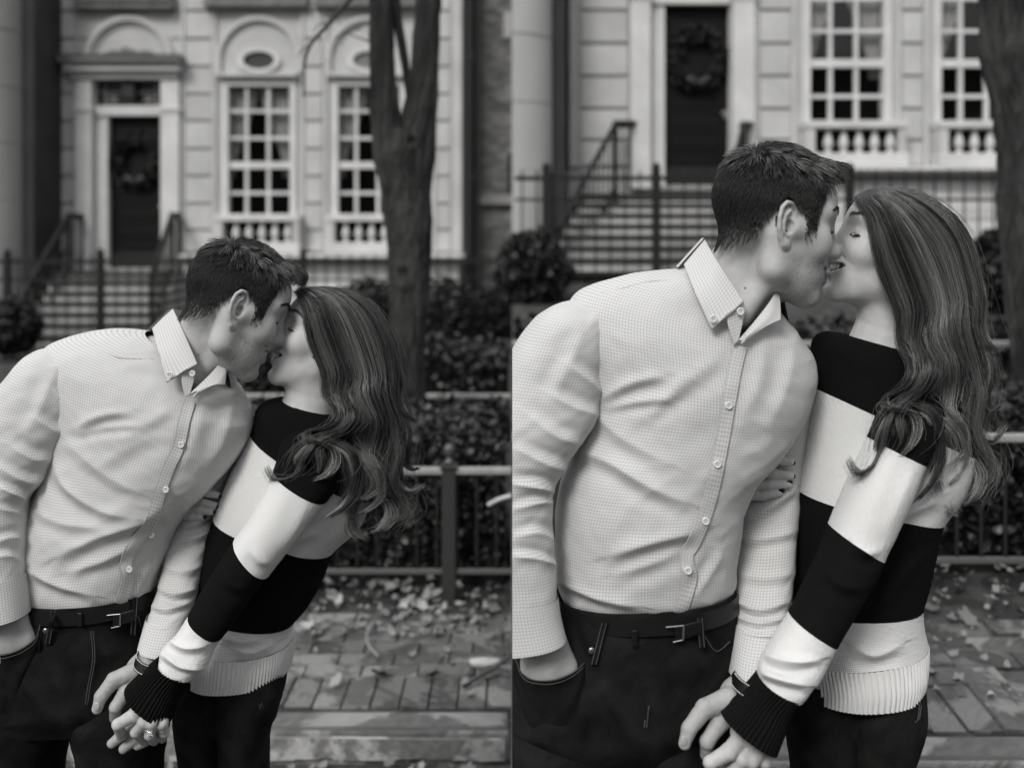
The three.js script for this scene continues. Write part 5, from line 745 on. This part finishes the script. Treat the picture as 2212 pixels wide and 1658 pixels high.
function womanHair(C) {
  const WM = headMatrix(C.woman.head), inv = WM.clone().invert(), wp = HP.woman, sc = C.woman.head.s;
  const R = C.idx, Zh = R ? 1.685 : 1.99, mp = (x, y, dz, gap = .006) => { const [a, b] = R ? mapHair(x, y) : [x, y], q = P(a, b, Zh + dz); const l = q.clone().applyMatrix4(inv); if (Math.hypot(l.x, l.y - .03, l.z) < .15) for (let k = 0; k < 6; k++) { const f = headField(l.x, l.y, l.z, wp); if (f > gap) break; const n = headN(l, wp); l.addScaledVector(n, gap + .002 - f); q.copy(l).applyMatrix4(WM); } return q; };
  const L = []; seed = 900;
  const guides = locks.map(([k, low, w, br]) => { const pts = []; for (let i = 0; i < 6; i++) { const e = faceE[i], o = backO[i], t = Math.pow(k, .9), bul = Math.sin(Math.PI * t) * (i ? .043 : .0); pts.push([lerp(e[0], o[0], t), lerp(e[1], o[1], t) - (i < 1 ? 6 * Math.sin(Math.PI * t) : 0), lerp(e[2], o[2], t * t) - bul]); } const zl = pts[5][2]; low.forEach((q, i) => pts.push([q[0], q[1], lerp(zl, lerp(-.135, -.01, k), Math.min(1, i / 2)) + .012 * Math.sin(i * 1.9 + k * 9)])); return { k, pts, w, br }; });
  const strand = (g, ox, oz, wob, r, c, n, stray, end) => { const pts = [], m = g.pts.length - 1, ph = rr(0, 6.28), ph2 = rr(0, 6.28); for (let i = 0; i < n; i++) { const u = i / (n - 1) * end, q = crv(g.pts, u * m), wd = u < .45 ? lerp(1.35, 1.1, u / .45) : lerp(1.25, 1.15, (u - .45) / .55) * (1 + .4 * Math.sin(u * 9 + g.k * 20)); const fl = 1 + stray * u * u * 3; pts.push(mp(q[0] + ox * g.w * wd * fl + wob * Math.sin(u * 11 + ph) * u, q[1] + wob * .7 * Math.cos(u * 9 + ph2) * u + oz * g.w * .5 * (u > .5 ? 1 : 0), q[2] + oz * .012 * wd + .002 * Math.sin(u * 14 + ph2))); } L.push({ p: pts, r, c, taper: .6 }); };
  for (const g of guides) {
    for (let i = 0; i < 300; i++) { const sub = Math.floor(rnd() * 14), ox = N3(sub * 3.1, g.k * 40, 2) * 1.7 + gs() * .5, oz = N3(sub * 2.3, g.k * 33, 7) * 1.5 + gs() * .35; const tone = clamp(.5 + 1.6 * N3(sub * 1.7, g.k * 21, 4), 0, 1), b = lerp(.018, .14, tone * tone) * (.7 + .6 * rnd()), hi = .04 + .8 * g.br * tone * tone * (.3 + .7 * rnd()); strand(g, ox, oz, rr(0, 4.5), .00050, [b, Math.max(b, hi)], 30, 0, rr(.8, 1)); }  // bright locks pale towards the tips: highlights painted into the strands
    for (let i = 0; i < 22; i++) strand(g, gs() * 2.0, gs() * 1.5, rr(4, 14), .00026, [.05, .2], 32, rr(.1, .7), rr(.85, 1));
  }
  // interpolated fill between neighbouring guides
  const so = guides.slice().sort((a, b) => a.k - b.k);
  for (let i = 0; i < 3400; i++) { const j = Math.floor(rnd() * (so.length - 1)), t = rnd(), a = so[j], b = so[j + 1], n = 26, A = a.pts.length - 1, B = b.pts.length - 1, pts = [], dd = rr(0, 1) ** 2 * .06, ph = rr(0, 6.3), e = rr(.45, .9), cl = Math.floor((j + t) * 9); const tone = clamp(.5 + 1.5 * N3(cl * .77, 3, 8), 0, 1), c = lerp(.012, .11, tone * tone) * rr(.6, 1.4);
    for (let q = 0; q < n; q++) { const u = q / (n - 1) * e, x = crv(a.pts, u * A), y = crv(b.pts, u * B); pts.push(mp(lerp(x[0], y[0], t) + 1.5 * Math.sin(u * 12 + ph), lerp(x[1], y[1], t), lerp(x[2], y[2], t) + dd * sst(0, .3, u) + .002)); } L.push({ p: pts, r: .0005, c: [c, c * 1.5], taper: .5 }); }
  // fly-aways over the crown
  for (let i = 0; i < 46; i++) { const k = rnd(), e = [lerp(648, 840, k), lerp(626, 700, k * k)], pts = []; const h = rr(3, 14), l = rr(20, 70), dx = rr(.3, 1), ph = rr(0, 3); for (let q = 0; q < 8; q++) { const t = q / 7; pts.push(mp(e[0] + l * t * dx * (k < .15 && i % 3 == 0 ? -.5 : 1), e[1] - h * Math.sin(t * 2.4) + l * t * k * .8, rr(-.03, .03) * t)); } L.push({ p: pts, r: .00016, c: .08 }); }
  return strandGeo(L);
}
function hairMass(C) { // the dark body of the hair under the outer locks
  const R = C.idx, Zh = R ? 1.712 : 2.017, q = (x, y, dz, r) => { const [a, b] = R ? mapHair(x, y) : [x, y]; return [P(a, b, Zh + dz).toArray(), r]; };
  const ch = [[q(725, 690, .0, .046), q(768, 700, .0, .048)], [q(768, 700, .005, .048), q(785, 790, .01, .046)], [q(750, 760, -.01, .040), q(778, 860, -.02, .04)], [q(785, 790, .0, .046), q(806, 900, -.01, .036)], [q(778, 860, -.02, .040), q(778, 940, -.045, .028)], [q(806, 900, -.01, .034), q(830, 990, -.02, .026)], [q(778, 940, -.045, .028), q(764, 1010, -.065, .020)], [q(820, 960, -.01, .03), q(830, 1080, .0, .022)], [q(780, 960, -.04, .03), q(800, 1060, -.035, .02)]];
  const lo = [9, 9, 9], hi = [-9, -9, -9]; for (const c of ch) for (const [p, r] of c) for (let k = 0; k < 3; k++) { lo[k] = Math.min(lo[k], p[k] - r - .02); hi[k] = Math.max(hi[k], p[k] + r + .02); }
  return netMesh((x, y, z) => { let d = 1; for (const [a, b] of ch) d = smin(d, caps(x, y, z, a[0], b[0], a[1], b[1]), .03); return d + .004 * N3(x * 60, y * 14, z * 60); }, lo, hi, .006, () => .015);
}

function couple(C, labels) {
  const R = C.idx, m = C.man, w = C.woman, ph = R ? 3.3 : 0, zs = R ? -.31 : 0;
  const fx = g => R ? clampX(g) : g, hm = R ? mapHand : (x, y) => [x, y], zz = Z => R ? Z / 1.19 : Z;
  /* ===== man ===== */
  const man = thing('person', labels[0], 'person', null);
  const HM = headMatrix(m.head);
  const box = o => { const z0 = o.zr[0], z1 = o.zr[1], q = [z0, z1].flatMap(z => [P(o.bodyBox[0][0], o.bodyBox[0][1], z), P(o.bodyBox[1][0], o.bodyBox[1][1], z)]); return [[Math.min(...q.map(v => v.x)), Math.min(...q.map(v => v.y)), -z1], [Math.max(...q.map(v => v.x)), Math.max(...q.map(v => v.y)), -z0]]; };
  const ex = m.neck.map(q => [P(...q[0]).toArray(), P(...q[1]).toArray(), q[2], q[3], q[4]]);
  // his left hand: fingers hang down between hers
  const hz = (pts) => pts.map(q => { const [x, y] = hm(q[0], q[1]); return [x, y, zz(q[2]), q[3]]; });
  const manHand = handGeo([
    hz([[288, 1452, 1.80, .017], [246, 1468, 1.785, .0135], [218, 1503, 1.775, .0112], [209, 1531, 1.77, .0088]]),
    hz([[300, 1470, 1.80, .014], [270, 1496, 1.785, .0125], [249, 1527, 1.775, .0105], [247, 1550, 1.79, .0088]]),
    hz([[318, 1490, 1.80, .012], [296, 1545, 1.795, .0115], [274, 1578, 1.79, .0102], [241, 1605, 1.785, .0084]]),
    hz([[330, 1505, 1.80, .012], [320, 1560, 1.795, .0112], [301, 1588, 1.79, .0098], [266, 1617, 1.785, .0082]]),
    hz([[340, 1510, 1.80, .011], [342, 1560, 1.80, .010], [330, 1592, 1.797, .009], [297, 1610, 1.79, .0076]])],
    [hz([[330, 1412, 1.852, .024], [305, 1447, 1.824, .022]]), hz([[305, 1447, 1.824, .022], [300, 1480, 1.805, .021]]), hz([[305, 1447, 1.822, .025], [332, 1495, 1.803, .022]]), hz([[314, 1450, 1.81, .015], [262, 1468, 1.795, .0135]])].map(a => [a[0], a[1]]), .36);
  const pk = handGeo([], m.pocketHand.map(c => [[...c[0], c[2]], [...c[1], c[3]]]), .34, .004);
  const [lo, hi] = box(m), bodyG = buildBody('man', HM, ex, [], lo, hi), body = part('head', fx(bodyG), skinM, man); part('hand', manHand, skinM, man); part('hand', fx(pk), skinM, man);
  { const s = surfZ([bodyG]); for (const [x, y, r] of R ? [[1610, 622, .0016], [1702, 611, .0018]] : [[428, 766, .0014], [501, 774, .0018]]) { const g = new THREE.SphereGeometry(r, 10, 8), c = P(x, y, s(x, y)); g.scale(1, 1, .5); g.translate(c.x, c.y, c.z); part('mole', g, M(.1, .6), man); } }
  const put = (geo, mt, name) => { const o = part(name, geo, mt, man); o.applyMatrix4(HM); return o; };
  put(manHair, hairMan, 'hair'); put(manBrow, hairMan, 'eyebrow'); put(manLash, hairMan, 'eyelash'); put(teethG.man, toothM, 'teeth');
  { // dark under-hair scalp
    const e = new THREE.SphereGeometry(1, 40, 30), p = e.attributes.position; for (let i = 0; i < p.count; i++) { const d = V(p.getX(i), p.getY(i), p.getZ(i)).normalize(), q = onHead(d, HP.man), inn = q.y > hairlineY(q.x) + .008 && Math.abs(q.z) < .08; const n = headN(q, HP.man); q.addScaledVector(n, inn ? .0012 : -.006); p.setXYZ(i, q.x, q.y, q.z); } e.computeVertexNormals(); put(e, M(.022, .8), 'scalp'); }
  for (const [x, y, a, t] of [[208, 1526, -.15, -.1]]) { const [px, py] = hm(x, y); part('fingernail', nail(px, py, zz(1.77) - .0085, .0052, .0072, a, t), nailSkin, man); }
  // shirt
  const ff = foldF(m.folds), af = foldF(m.armFolds), al = foldF(m.armFoldsL);
  const inPoly = poly => (x, y) => { let c = false; for (let i = 0, j = poly.length - 1; i < poly.length; j = i++) { const [a, b] = poly[i], [e, f] = poly[j]; if ((b > y) != (f > y) && x < (e - a) * (y - b) / (f - b) + a) c = !c; } return c; };
  const hin = inPoly(m.hole), tz = R ? 1.66 : 1.97;
  const crease = (x, y, vis, u, v) => .0022 * N3(u * 9 + ph, v * 16, 3) - .0030 * Math.abs(N3(u * 13 + v * 9, v * 16 - u * 12, 8 + ph)) + .0007 * N3(u * 45, v * 60 + u * 25, 2 + ph);
  const torso = fx(loft(m.torso, { nu: 200, dv: 16, disp: (x, y, vis, u, v) => vis * ff(x, y) * .85 + crease(x, y, vis, u, v), hole: (x, y, u, Z) => Z < tz && hin(x, y) }));
  const sh = part('shirt', torso, shirtM, man);
  const ring = (n, amp) => (x, y, vis, u, v, uu, t, nn) => amp * .55 * N3(u * 9, v * 15 + u * 16, n) + amp * .45 * (Math.abs(N3(u * 12, v * 24 - u * 22, n + 4)) - .2) + amp * .25 * N3(u * 40, v * 50, n + 8);
  const sR = loft(m.armR, { nu: 110, dv: 20, disp: (x, y, vis, u, v) => af(x, y) * vis * .8 + ring(2 + ph, .0035)(x, y, vis, u, v) }), cR = loft(m.cuffR, { nu: 90, dv: 12, disp: (x, y, vis, u, v) => .0012 * N3(u * 12, v * 12, 4) });
  const sL = loft(m.armL, { nu: 110, dv: 20, disp: (x, y, vis, u, v) => al(x, y) * vis + ring(6 + ph, .0032)(x, y, vis, u, v) }), cL = loft(m.cuffL, { nu: 90, dv: 14, disp: (x, y, vis, u, v) => .001 * N3(u * 12, v * 12, 9) });
  part('sleeve', fx(sR), shirtM, sh); part('sleeve', sL, shirtM, sh); part('cuff', fx(cR), shirtM, sh); part('cuff', cL, shirtM, sh);
  const sz = surfZ([torso]);
  { const g = [], n = m.plk.length * 5, P2 = []; for (let i = 0; i <= n; i++) P2.push(crv(m.plk, i / n * (m.plk.length - 1)));
    const off = (q, i, d) => { const a = P2[Math.max(0, i - 1)], b = P2[Math.min(n, i + 1)], l = Math.hypot(b[0] - a[0], b[1] - a[1]); const x = q[0] + (b[1] - a[1]) / l * d, y = q[1] - (b[0] - a[0]) / l * d; return [x, y, sz(x, y) - .0022]; };
    const gr = P2.map((q, i) => [0, .33, .66, 1].map(s => off(q, i, s * m.plw)));
    const pg = clothSheet(gr, .0016, 12, n * 2, 1); part('placket', pg, shirtM, sh);
    part('placket_seam', mergeAll([0, 1].map(s => new THREE.TubeGeometry(new THREE.CatmullRomCurve3(P2.map((q, i) => { const o = off(q, i, s ? m.plw * .985 : m.plw * .02); return P(o[0], o[1], o[2] - .0012); })), n * 3, .0007, 5))), M(.42, .9), sh); }
  const btn = (x, y, Z) => { const a = new THREE.CylinderGeometry(.0056, .0056, .0022, 20), t = new THREE.TorusGeometry(.0046, .0011, 8, 20); a.rotateX(Math.PI / 2); const h = []; for (const [i, j] of [[-1, -1], [1, -1], [-1, 1], [1, 1]]) { const s = new THREE.SphereGeometry(.0007, 6, 5); s.translate(i * .0013, j * .0013, .0016); h.push(s); } t.translate(0, 0, .001); const c = P(x, y, Z); const b = mergeAll([a, t]); b.translate(c.x, c.y, c.z); const hh = mergeAll(h); hh.translate(c.x, c.y, c.z); const o = part('button', b, buttonM, sh); o.add(Object.assign(new THREE.Mesh(hh, threadM), { name: 'thread' })); };
  for (const [x, y] of m.buttons) btn(x, y, sz(x, y) - .0055);
  const colM = shirtM; { const cz = m.band[0][4]; part('collar_band', loft(m.band, { nu: 60, dv: 10, hole: (x, y, u, Z) => Z < cz - .012 }), shirtM, sh); } part('collar', clothSheet(m.collarA, .0025, 30, 22), colM, sh); part('collar', clothSheet(m.collarB, .0025, 30, 22), colM, sh); part('collar_stand', clothSheet(m.stand, .002, 20, 14), colM, sh);
  btn(m.cbtn[0], m.cbtn[1], m.cbtn[2] - .004); btn(m.sbtn[0], m.sbtn[1], m.sbtn[2] - .004);
  { const A = m.collarA, e = [...A[2].map(q => P(q[0], q[1] - 1.5, q[2] - .003)), P(A[1][2][0] - 4, A[1][2][1] - 2, A[1][2][2] - .003), P(A[0][2][0] - 5, A[0][2][1] + 1, A[0][2][2] - .003)]; part('collar_stitching', new THREE.TubeGeometry(new THREE.CatmullRomCurve3(e, false, 'catmullrom', .1), 40, .0005, 4), M(.45, .9), sh);
    const s = R ? [[1300, 632], [1345, 622], [1400, 608], [1476, 604]] : [[203, 742], [250, 770], [290, 774], [332, 774]]; part('yoke_seam', new THREE.TubeGeometry(new THREE.CatmullRomCurve3(s.map(q => P(q[0], q[1], sz(q[0], q[1]) - .0008))), 30, .0007, 4), M(.45, .9), sh); }
  // jeans and belt
  const fj = (x, y, vis, u, v) => -.005 * Math.abs(N3(u * 6 - v * 7, v * 13 + u * 4, 9 + ph)) + .0022 * N3(u * 10, v * 14, 2 + ph) + .0022 * N3(u * 5 + v * 12, v * 9, 5);
  const hipG = fx(loft(m.hips, { nu: 130, dv: 16, disp: fj }));
  const jn = part('jeans', mergeAll([hipG, fx(loft(m.legA, { nu: 80, dv: 12, disp: fj, cap: 1 })), loft(m.legB, { nu: 80, dv: 12, disp: fj, cap: 1 })]), jeansM, man);
  const jz = surfZ([hipG]), bz0 = loft(m.belt, { nu: 130, dv: 10, exp: 2.25 }), bl = part('belt', fx(bz0), leatherM, man), bz = surfZ([bz0]);
  { const [x, y] = m.buckle, k = 1 / (R ? 1.19 : 1), W2 = 40 / k * .5, h2 = 28 / k * .5, Zb = bz(x, y) - .006, c = (dx, dy) => P(x + dx / k, y + dy / k, Zb), rI = [c(-23, -13), c(9, -16), c(8, 10), c(-10, 14)]; part('buckle', mergeAll([bar(rI[0], rI[1], .0014), bar(rI[1], rI[2], .0016), bar(rI[2], rI[3], .0012)]), steelM, bl);
    part('strap_end', clothSheet([[[x - 6 / k, y - 14 / k, Zb + .002], [x + 40 / k, y - 26 / k, Zb + .006]], [[x - 6 / k, y + 12 / k, Zb + .002], [x + 40 / k, y - 2 / k, Zb + .006]]].map(r => r), .002, 6, 6), leatherM, bl);
    const lp = m.loopB; part('belt_keeper', clothSheet([[[lp[0] - 5 / k, lp[1] - 15 / k, bz(...lp) - .002], [lp[0] + 5 / k, lp[1] - 15 / k, bz(...lp) - .002]], [[lp[0] - 5 / k, lp[1] + 15 / k, bz(...lp) - .004], [lp[0] + 5 / k, lp[1] + 15 / k, bz(...lp) - .004]]], .002, 4, 6), leatherM, bl); }
  for (const [x0, y0, x1, y1] of m.loops) { const hw = R ? 7 : 6, f = (x, y) => Math.min(jz(x, y), bz(x, y)) - .004; part('belt_loop', clothSheet([0, .33, .66, 1].map(t => [-1, 1].map(s => { const x = lerp(x0, x1, t) + s * hw, y = lerp(y0, y1, t); return [x, y, f(x, y)]; })), .002, 4, 12), jeansM, jn);
    part('loop_stitching', mergeAll([-1, 1].map(s => new THREE.TubeGeometry(new THREE.CatmullRomCurve3([0, .33, .66, 1].map(t => P(lerp(x0, x1, t) + s * hw * .7, lerp(y0, y1, t), f(lerp(x0, x1, t), lerp(y0, y1, t)) - .003))), 12, .0006, 4))), stitchM, jn); }
  { const hs = surfZ([pk]), q = m.pocket, dy = R ? 60 : 50, zt = (p, i = 0) => i >= q.length - 2 ? jz(...p) - .010 : Math.max(jz(...p) - (R ? .06 : .034), Math.min(hs(...p), jz(...p)) - .004); // the pocket's front, standing off over the hand
    const g = [q.map((p, i) => [p[0], p[1], i < q.length - 1 ? zt(p, i) : jz(...p) - .003]), q.map((p, i) => [p[0], p[1] + dy * .45, Math.min(i < q.length - 1 ? lerp(zt(p, i), jz(p[0], p[1] + dy * .45), .3) : 9, jz(p[0], p[1] + dy * .45) - .003)]), q.map(p => [p[0], p[1] + dy * 1.2, jz(p[0], p[1] + dy * 1.2) - .003]), q.map(p => [p[0], p[1] + dy * 2, jz(p[0], p[1] + dy * 2) + .004])];
    part('pocket', fx(clothSheet(g, .002, 36, 24)), jeansM, jn); part('pocket_stitching', fx(mergeAll([2, 9].map(d => new THREE.TubeGeometry(new THREE.CatmullRomCurve3(g[0].map(p => P(p[0], p[1] + d, p[2] - .0035))), 30, .0006, 4)))), stitchM, jn); }
  { const pz = q => P(q[0], q[1], jz(q[0], q[1]) - .0045); const c = new THREE.CatmullRomCurve3(m.pocket.map(pz)); 
    const rv = new THREE.SphereGeometry(.0052, 16, 10); rv.scale(1, 1, .5); const rc = P(m.rivet[0], m.rivet[1], jz(...m.rivet) - .006); rv.translate(rc.x, rc.y, rc.z); part('rivet', rv, steelM, jn);
    part('fly_seam', mergeAll([0, 5].map(d => new THREE.TubeGeometry(new THREE.CatmullRomCurve3(m.fly.map(q => pz([q[0] + d, q[1]]).add(V(0, 0, .001)))), 30, .0007, 4))), stitchM, jn);
    const fp = R ? [[1514, 1352], [1528, 1382], [1548, 1406], [1578, 1385]] : [[298, 1330], [306, 1358], [314, 1374], [318, 1368]]; part('pocket_stitching', new THREE.TubeGeometry(new THREE.CatmullRomCurve3(fp.map(q => pz(q))), 20, .0007, 4), stitchM, jn); }
  const shoe = (x, y, Z, s) => { const c = P(x, y, Z), gy = R ? -.9 + 1.118 * (12 + Z) / 14.55 : .004, g = new THREE.SphereGeometry(1, 24, 16), p = g.attributes.position; for (let i = 0; i < p.count; i++) if (p.getY(i) < -.55) p.setY(i, -.55); g.scale(.05 * s, .075 * s, .14 * s); g.translate(c.x, gy + .042 * s, -Z + .05); return g; };
  part('shoe', fx(shoe(...m.shoes[0], 1)), shoeM, man); part('shoe', shoe(...m.shoes[1], 1), shoeM, man);
  // watch strap on his left wrist
  { const q = (x, y) => hm(x, y), rows = [[[301, 1402], [378, 1425]], [[293, 1426], [372, 1450]]].map(([a, b], i) => [...q(...a), ...q(...b), zz(1.830 - i * .019), .043]); const wt = thing('watch_strap', labels[2], 'watch strap'); const sg = loft(rows, { nu: 70, dv: 12 }); part('strap', sg, leatherM, wt);
    const st = []; for (const f of [.1, .9]) for (let i = 0; i < 34; i++) { const a = (i / 34) * Math.PI, a2 = a + .055, r = rows[0].map((v, k) => lerp(v, rows[1][k], f)), pt = A => { const c = P((r[0] + r[2]) / 2, (r[1] + r[3]) / 2, r[4]), h = P(r[2], r[3], r[4]).sub(P(r[0], r[1], r[4])).multiplyScalar(.5); return c.addScaledVector(h, Math.cos(A) * 1.012).add(V(0, 0, (r[5] + .0012) * Math.pow(Math.sin(A), .87))); }; st.push(bar(pt(a), pt(a2), .0008, .0008, 5)); } part('stitch', st, M(.7, .8), wt).userData.kind = 'stuff'; }
  /* ===== woman ===== */
  const wm = thing('person', labels[1], 'person', null), WM = headMatrix(w.head);
  const ex2 = w.neck.map(q => [P(...q[0]).toArray(), P(...q[1]).toArray(), q[2], q[3], q[4]]);
  const herHand = handGeo([
    hz([[320, 1510, 1.771, .014], [288, 1545, 1.748, .0118], [254, 1564, 1.75, .0098], [262, 1590, 1.775, .0085]]),
    hz([[331, 1530, 1.766, .013], [312, 1558, 1.748, .0112], [293, 1580, 1.755, .0094], [310, 1600, 1.79, .0082]]),
    hz([[344, 1540, 1.76, .012], [328, 1560, 1.748, .0108], [323, 1586, 1.758, .0092], [332, 1600, 1.79, .008]]),
    hz([[350, 1546, 1.772, .011], [350, 1562, 1.756, .0098], [354, 1582, 1.768, .0084], [350, 1596, 1.80, .007]])],
    [hz([[340, 1480, 1.80, .021], [312, 1514, 1.776, .016]]), hz([[340, 1480, 1.795, .022], [330, 1530, 1.766, .016]]), hz([[338, 1490, 1.80, .019], [348, 1542, 1.778, .012]]), hz([[310, 1505, 1.776, .013], [322, 1524, 1.766, .014]])], .46);
  const wrap = handGeo(w.fingers.map((c, i) => c.map((q, j) => [...q, [.0082, .008, .0068][j] * (i == 3 ? .92 : 1)])), [[[...w.fingers[0][0].slice(0, 2), w.fingers[0][0][2] + .008, .011], [...w.fingers[1][0].slice(0, 2), w.fingers[1][0][2] + .008, .011]], [[...w.fingers[1][0].slice(0, 2), w.fingers[1][0][2] + .008, .011], [...w.fingers[3][0].slice(0, 2), w.fingers[3][0][2] + .008, .010]]], .52, .0018);  // skin tone raised to offset the shade these fingers lie in
  const [l2, h2] = box(w); part('head', buildBody('woman', WM, ex2, [], l2, h2), skinM, wm); part('hand', herHand, skinM, wm); part('hand', wrap, skinM, wm);
  const putW = (geo, mt, name) => { const o = part(name, geo, mt, wm); o.applyMatrix4(WM); return o; };
  putW(womanBrow, hairWoman, 'eyebrow'); putW(womanLash, hairWoman, 'eyelash'); putW(teethG.woman, toothM, 'teeth');
  { const e = new THREE.SphereGeometry(1, 44, 32), p = e.attributes.position; for (let i = 0; i < p.count; i++) { const d = V(p.getX(i), p.getY(i), p.getZ(i)).normalize(), q = onHead(d, HP.woman), inn = q.x < lerp(.02, .062, sst(0, .1, q.y)) && q.y > -.02; const n = headN(q, HP.woman); q.addScaledVector(n, inn ? .003 : -.006); p.setXYZ(i, q.x, q.y, q.z); } e.computeVertexNormals(); putW(e, M(.03, .7), 'scalp'); }
  const hr = part('hair', womanHair(C), hairWoman, wm); part('hair_mass', hairMass(C), M(.014, .7), hr);
  w.nails.forEach(([x, y], i) => part('fingernail', nail(x, y, w.fingers[i][2][2] - .0035, .0042, .0055, -1.4, 0), nailDark, wm));
  // sweater
  const wf = foldF(w.folds), wa = foldF(w.armFolds), fuzz = (u, v) => .0006 * N3(u * 160, v * 160, 3) + .0025 * N3(u * 8, v * 8, 6 + ph);
  const bt = ['sweater', 'sweater_band'];
  let sw = null; const bands = [[], []];
  for (const [a, b, c] of w.bands) bands[c].push(loft(w.torso, { t0: a, t1: b, nu: 180, dv: 20, disp: (x, y, vis, u, v) => wf(x, y) * vis + fuzz(u, v + a) }));
  const armD = (x, y, vis, u, v) => wa(x, y) * vis + fuzz(u, v);
  sw = part('sweater', mergeAll(bands[0]), blackKnit, wm); part('pale_stripe', mergeAll(bands[1]), whiteKnit, sw);
  for (const [a, b, c] of w.armBands) part('sleeve_band', loft(w.arm, { t0: a, t1: b, nu: 130, dv: 20, disp: armD }), c ? whiteKnit : blackKnit, sw);
  const rib = (n, a) => (x, y, vis, u, v, uu) => a * Math.cos(uu * 2 * Math.PI * n);
  part('ribbed_hem', loft(w.torso, { t0: w.rib[0], t1: w.rib[1], nu: 900, dv: 10, disp: rib(92, .0013) }), whiteKnit, sw);
  part('ribbed_cuff', loft(w.cuff, { nu: 420, dv: 14, disp: rib(44, .0013) }), blackKnit, sw);
  { const t = w.torso[0]; const g = new THREE.TorusGeometry(.5, .045, 10, 60); const c = P((t[0] + t[2]) / 2, (t[1] + t[3]) / 2, t[4]), h = P(t[2], t[3], t[4]).sub(P(t[0], t[1], t[4])); g.rotateX(Math.PI / 2); g.scale(h.length() * 1.04, .1, t[5] * 2.06); g.rotateZ(Math.atan2(h.y, h.x)); g.translate(c.x, c.y, c.z); part('neckband', g, blackKnit, sw); }
  // fuzz along the knit
  { const L = []; seed = 77; sw.updateMatrixWorld(); for (const o of sw.children.filter(o => /stripe|band/.test(o.name)).concat([sw])) { const p = o.geometry.attributes.position, n = o.geometry.attributes.normal, wht = o.material === whiteKnit; for (let i = 0; i < 2600; i++) { const k = Math.floor(rnd() * p.count); if (n.getZ(k) < -.3) continue; const q = V(p.getX(k), p.getY(k), p.getZ(k)), d = V(n.getX(k), n.getY(k), n.getZ(k)); if (!isFinite(q.x)) continue; const t = V(gs(), gs(), gs()), l = rr(.0015, .0045), a = q.clone(), b = q.clone().addScaledVector(d, l * .6).addScaledVector(t, l * .4), c = b.clone().addScaledVector(d, l * .2).addScaledVector(t, l * .6); L.push({ p: [a, b, c], r: .00014, c: wht ? .7 : .03 }); } } const f = part('fuzz', strandGeo(L), M(1, 1, { key: 1, vertexColors: true }), sw); f.userData.kind = 'stuff'; }
  // jeans
  const jw = (x, y, vis, u, v) => .0018 * N3(u * 9, v * 16, 7 + ph), hw = loft(w.hips, { nu: 110, dv: 16, disp: jw }), jj = part('jeans', mergeAll([hw, loft(w.legA, { nu: 70, dv: 12, disp: jw, cap: 1 }), loft(w.legB, { nu: 80, dv: 12, disp: jw, cap: 1 })]), jeansM, wm), wz = surfZ([hw, jj.geometry]);
  part('pocket_stitching', mergeAll([0, 4].map(d => new THREE.TubeGeometry(new THREE.CatmullRomCurve3(w.pocketP.map(q => P(q[0] + d, q[1] - d, wz(q[0] + d, q[1] - d) - .003)), false, 'catmullrom', .1), 30, .0006, 4))), stitchM, jj);
  for (const s of w.shoes) part('shoe', shoe(...s, .85), shoeM, wm);
  // ring
  { const rg = thing('ring', labels[3], 'ring'); const [x, y] = hm(322, 1578), c = P(x, y, zz(1.752)); const t = new THREE.TorusGeometry(.0105, .0011, 8, 32); t.rotateX(1.15); t.translate(c.x, c.y, c.z); part('band', t, M(.7, .15, { metalness: 1 }), rg); const [gx, gy2] = hm(323, 1584), gc = P(gx, gy2, zz(1.752) - .0112); const g = new RoundedBoxGeometry(.0075, .0065, .004, 1, .0008); g.translate(gc.x, gc.y, gc.z); part('stone', g, M(.8, .08, { key: 1, transmission: .5, ior: 2, thickness: .003 }), rg); const hl = []; for (const [a, b] of [[-1, -1], [1, -1], [-1, 1], [1, 1], [0, 1], [0, -1], [1, 0], [-1, 0]]) { const s = new THREE.SphereGeometry(.0011, 8, 6); s.translate(gc.x + a * .0042, gc.y + b * .0036, gc.z); hl.push(s); } part('halo', hl, M(.8, .1, { metalness: 1 }), rg); }
  if (R) { const rg = thing('ring', 'thin beaded ring on the finger tucked under his right-hand arm', 'ring'), s = []; for (let i = 0; i < 5; i++) { const b = new THREE.SphereGeometry(.0011, 8, 6), c = P(1637 + i * 1.6 , 1026 + i * 3, 1.645 + .0004 * i); b.translate(c.x, c.y, c.z); s.push(b); } part('bead_band', s, M(.75, .15, { metalness: 1 }), rg); }
}
couple(cfgL, ['man in checked shirt at left, leaning down nose to nose, hand in pocket', 'woman in striped sweater at left with long wavy hair, eyes closed, smiling', 'dark leather watch strap with pale stitching on the left man’s wrist', 'diamond ring on the hand of the left woman']);
couple(cfgR, ['man in checked shirt at right, kissing the woman, cut by the middle of the picture', 'woman in striped sweater at right with long wavy hair, being kissed', 'dark leather watch strap with pale stitching on the right man’s wrist', 'diamond ring on the hand of the right woman']);

{ // things of one kind share a group
  const by = {}; for (const o of scene.children) if (o.userData.category) (by[o.name.replace(/_\d\d\d$/, '')] ??= []).push(o);
  const names = { townhouse: 'cream townhouses', door_wreath: 'wreaths on the front doors', front_steps: 'front steps of the townhouses', handrail: 'iron handrails of the front steps', iron_fence: 'iron picket fences before the houses', low_fence: 'low fences round the tree beds', box_hedge: 'clipped hedges along the tree beds', shrub: 'dark shrubs before the houses', street_tree: 'street trees', neighbour_building: 'stone bays of neighbouring houses', leaf_litter: 'fallen leaves on the ground', fallen_twig: 'twigs on the pavement', person: 'couples embracing', watch_strap: 'watch straps', ring: 'rings on her hands' };
  for (const k in by) if (by[k].length > 1 && names[k]) by[k].forEach(o => { o.userData.group = names[k]; });
}
renderer.render(scene, camera);
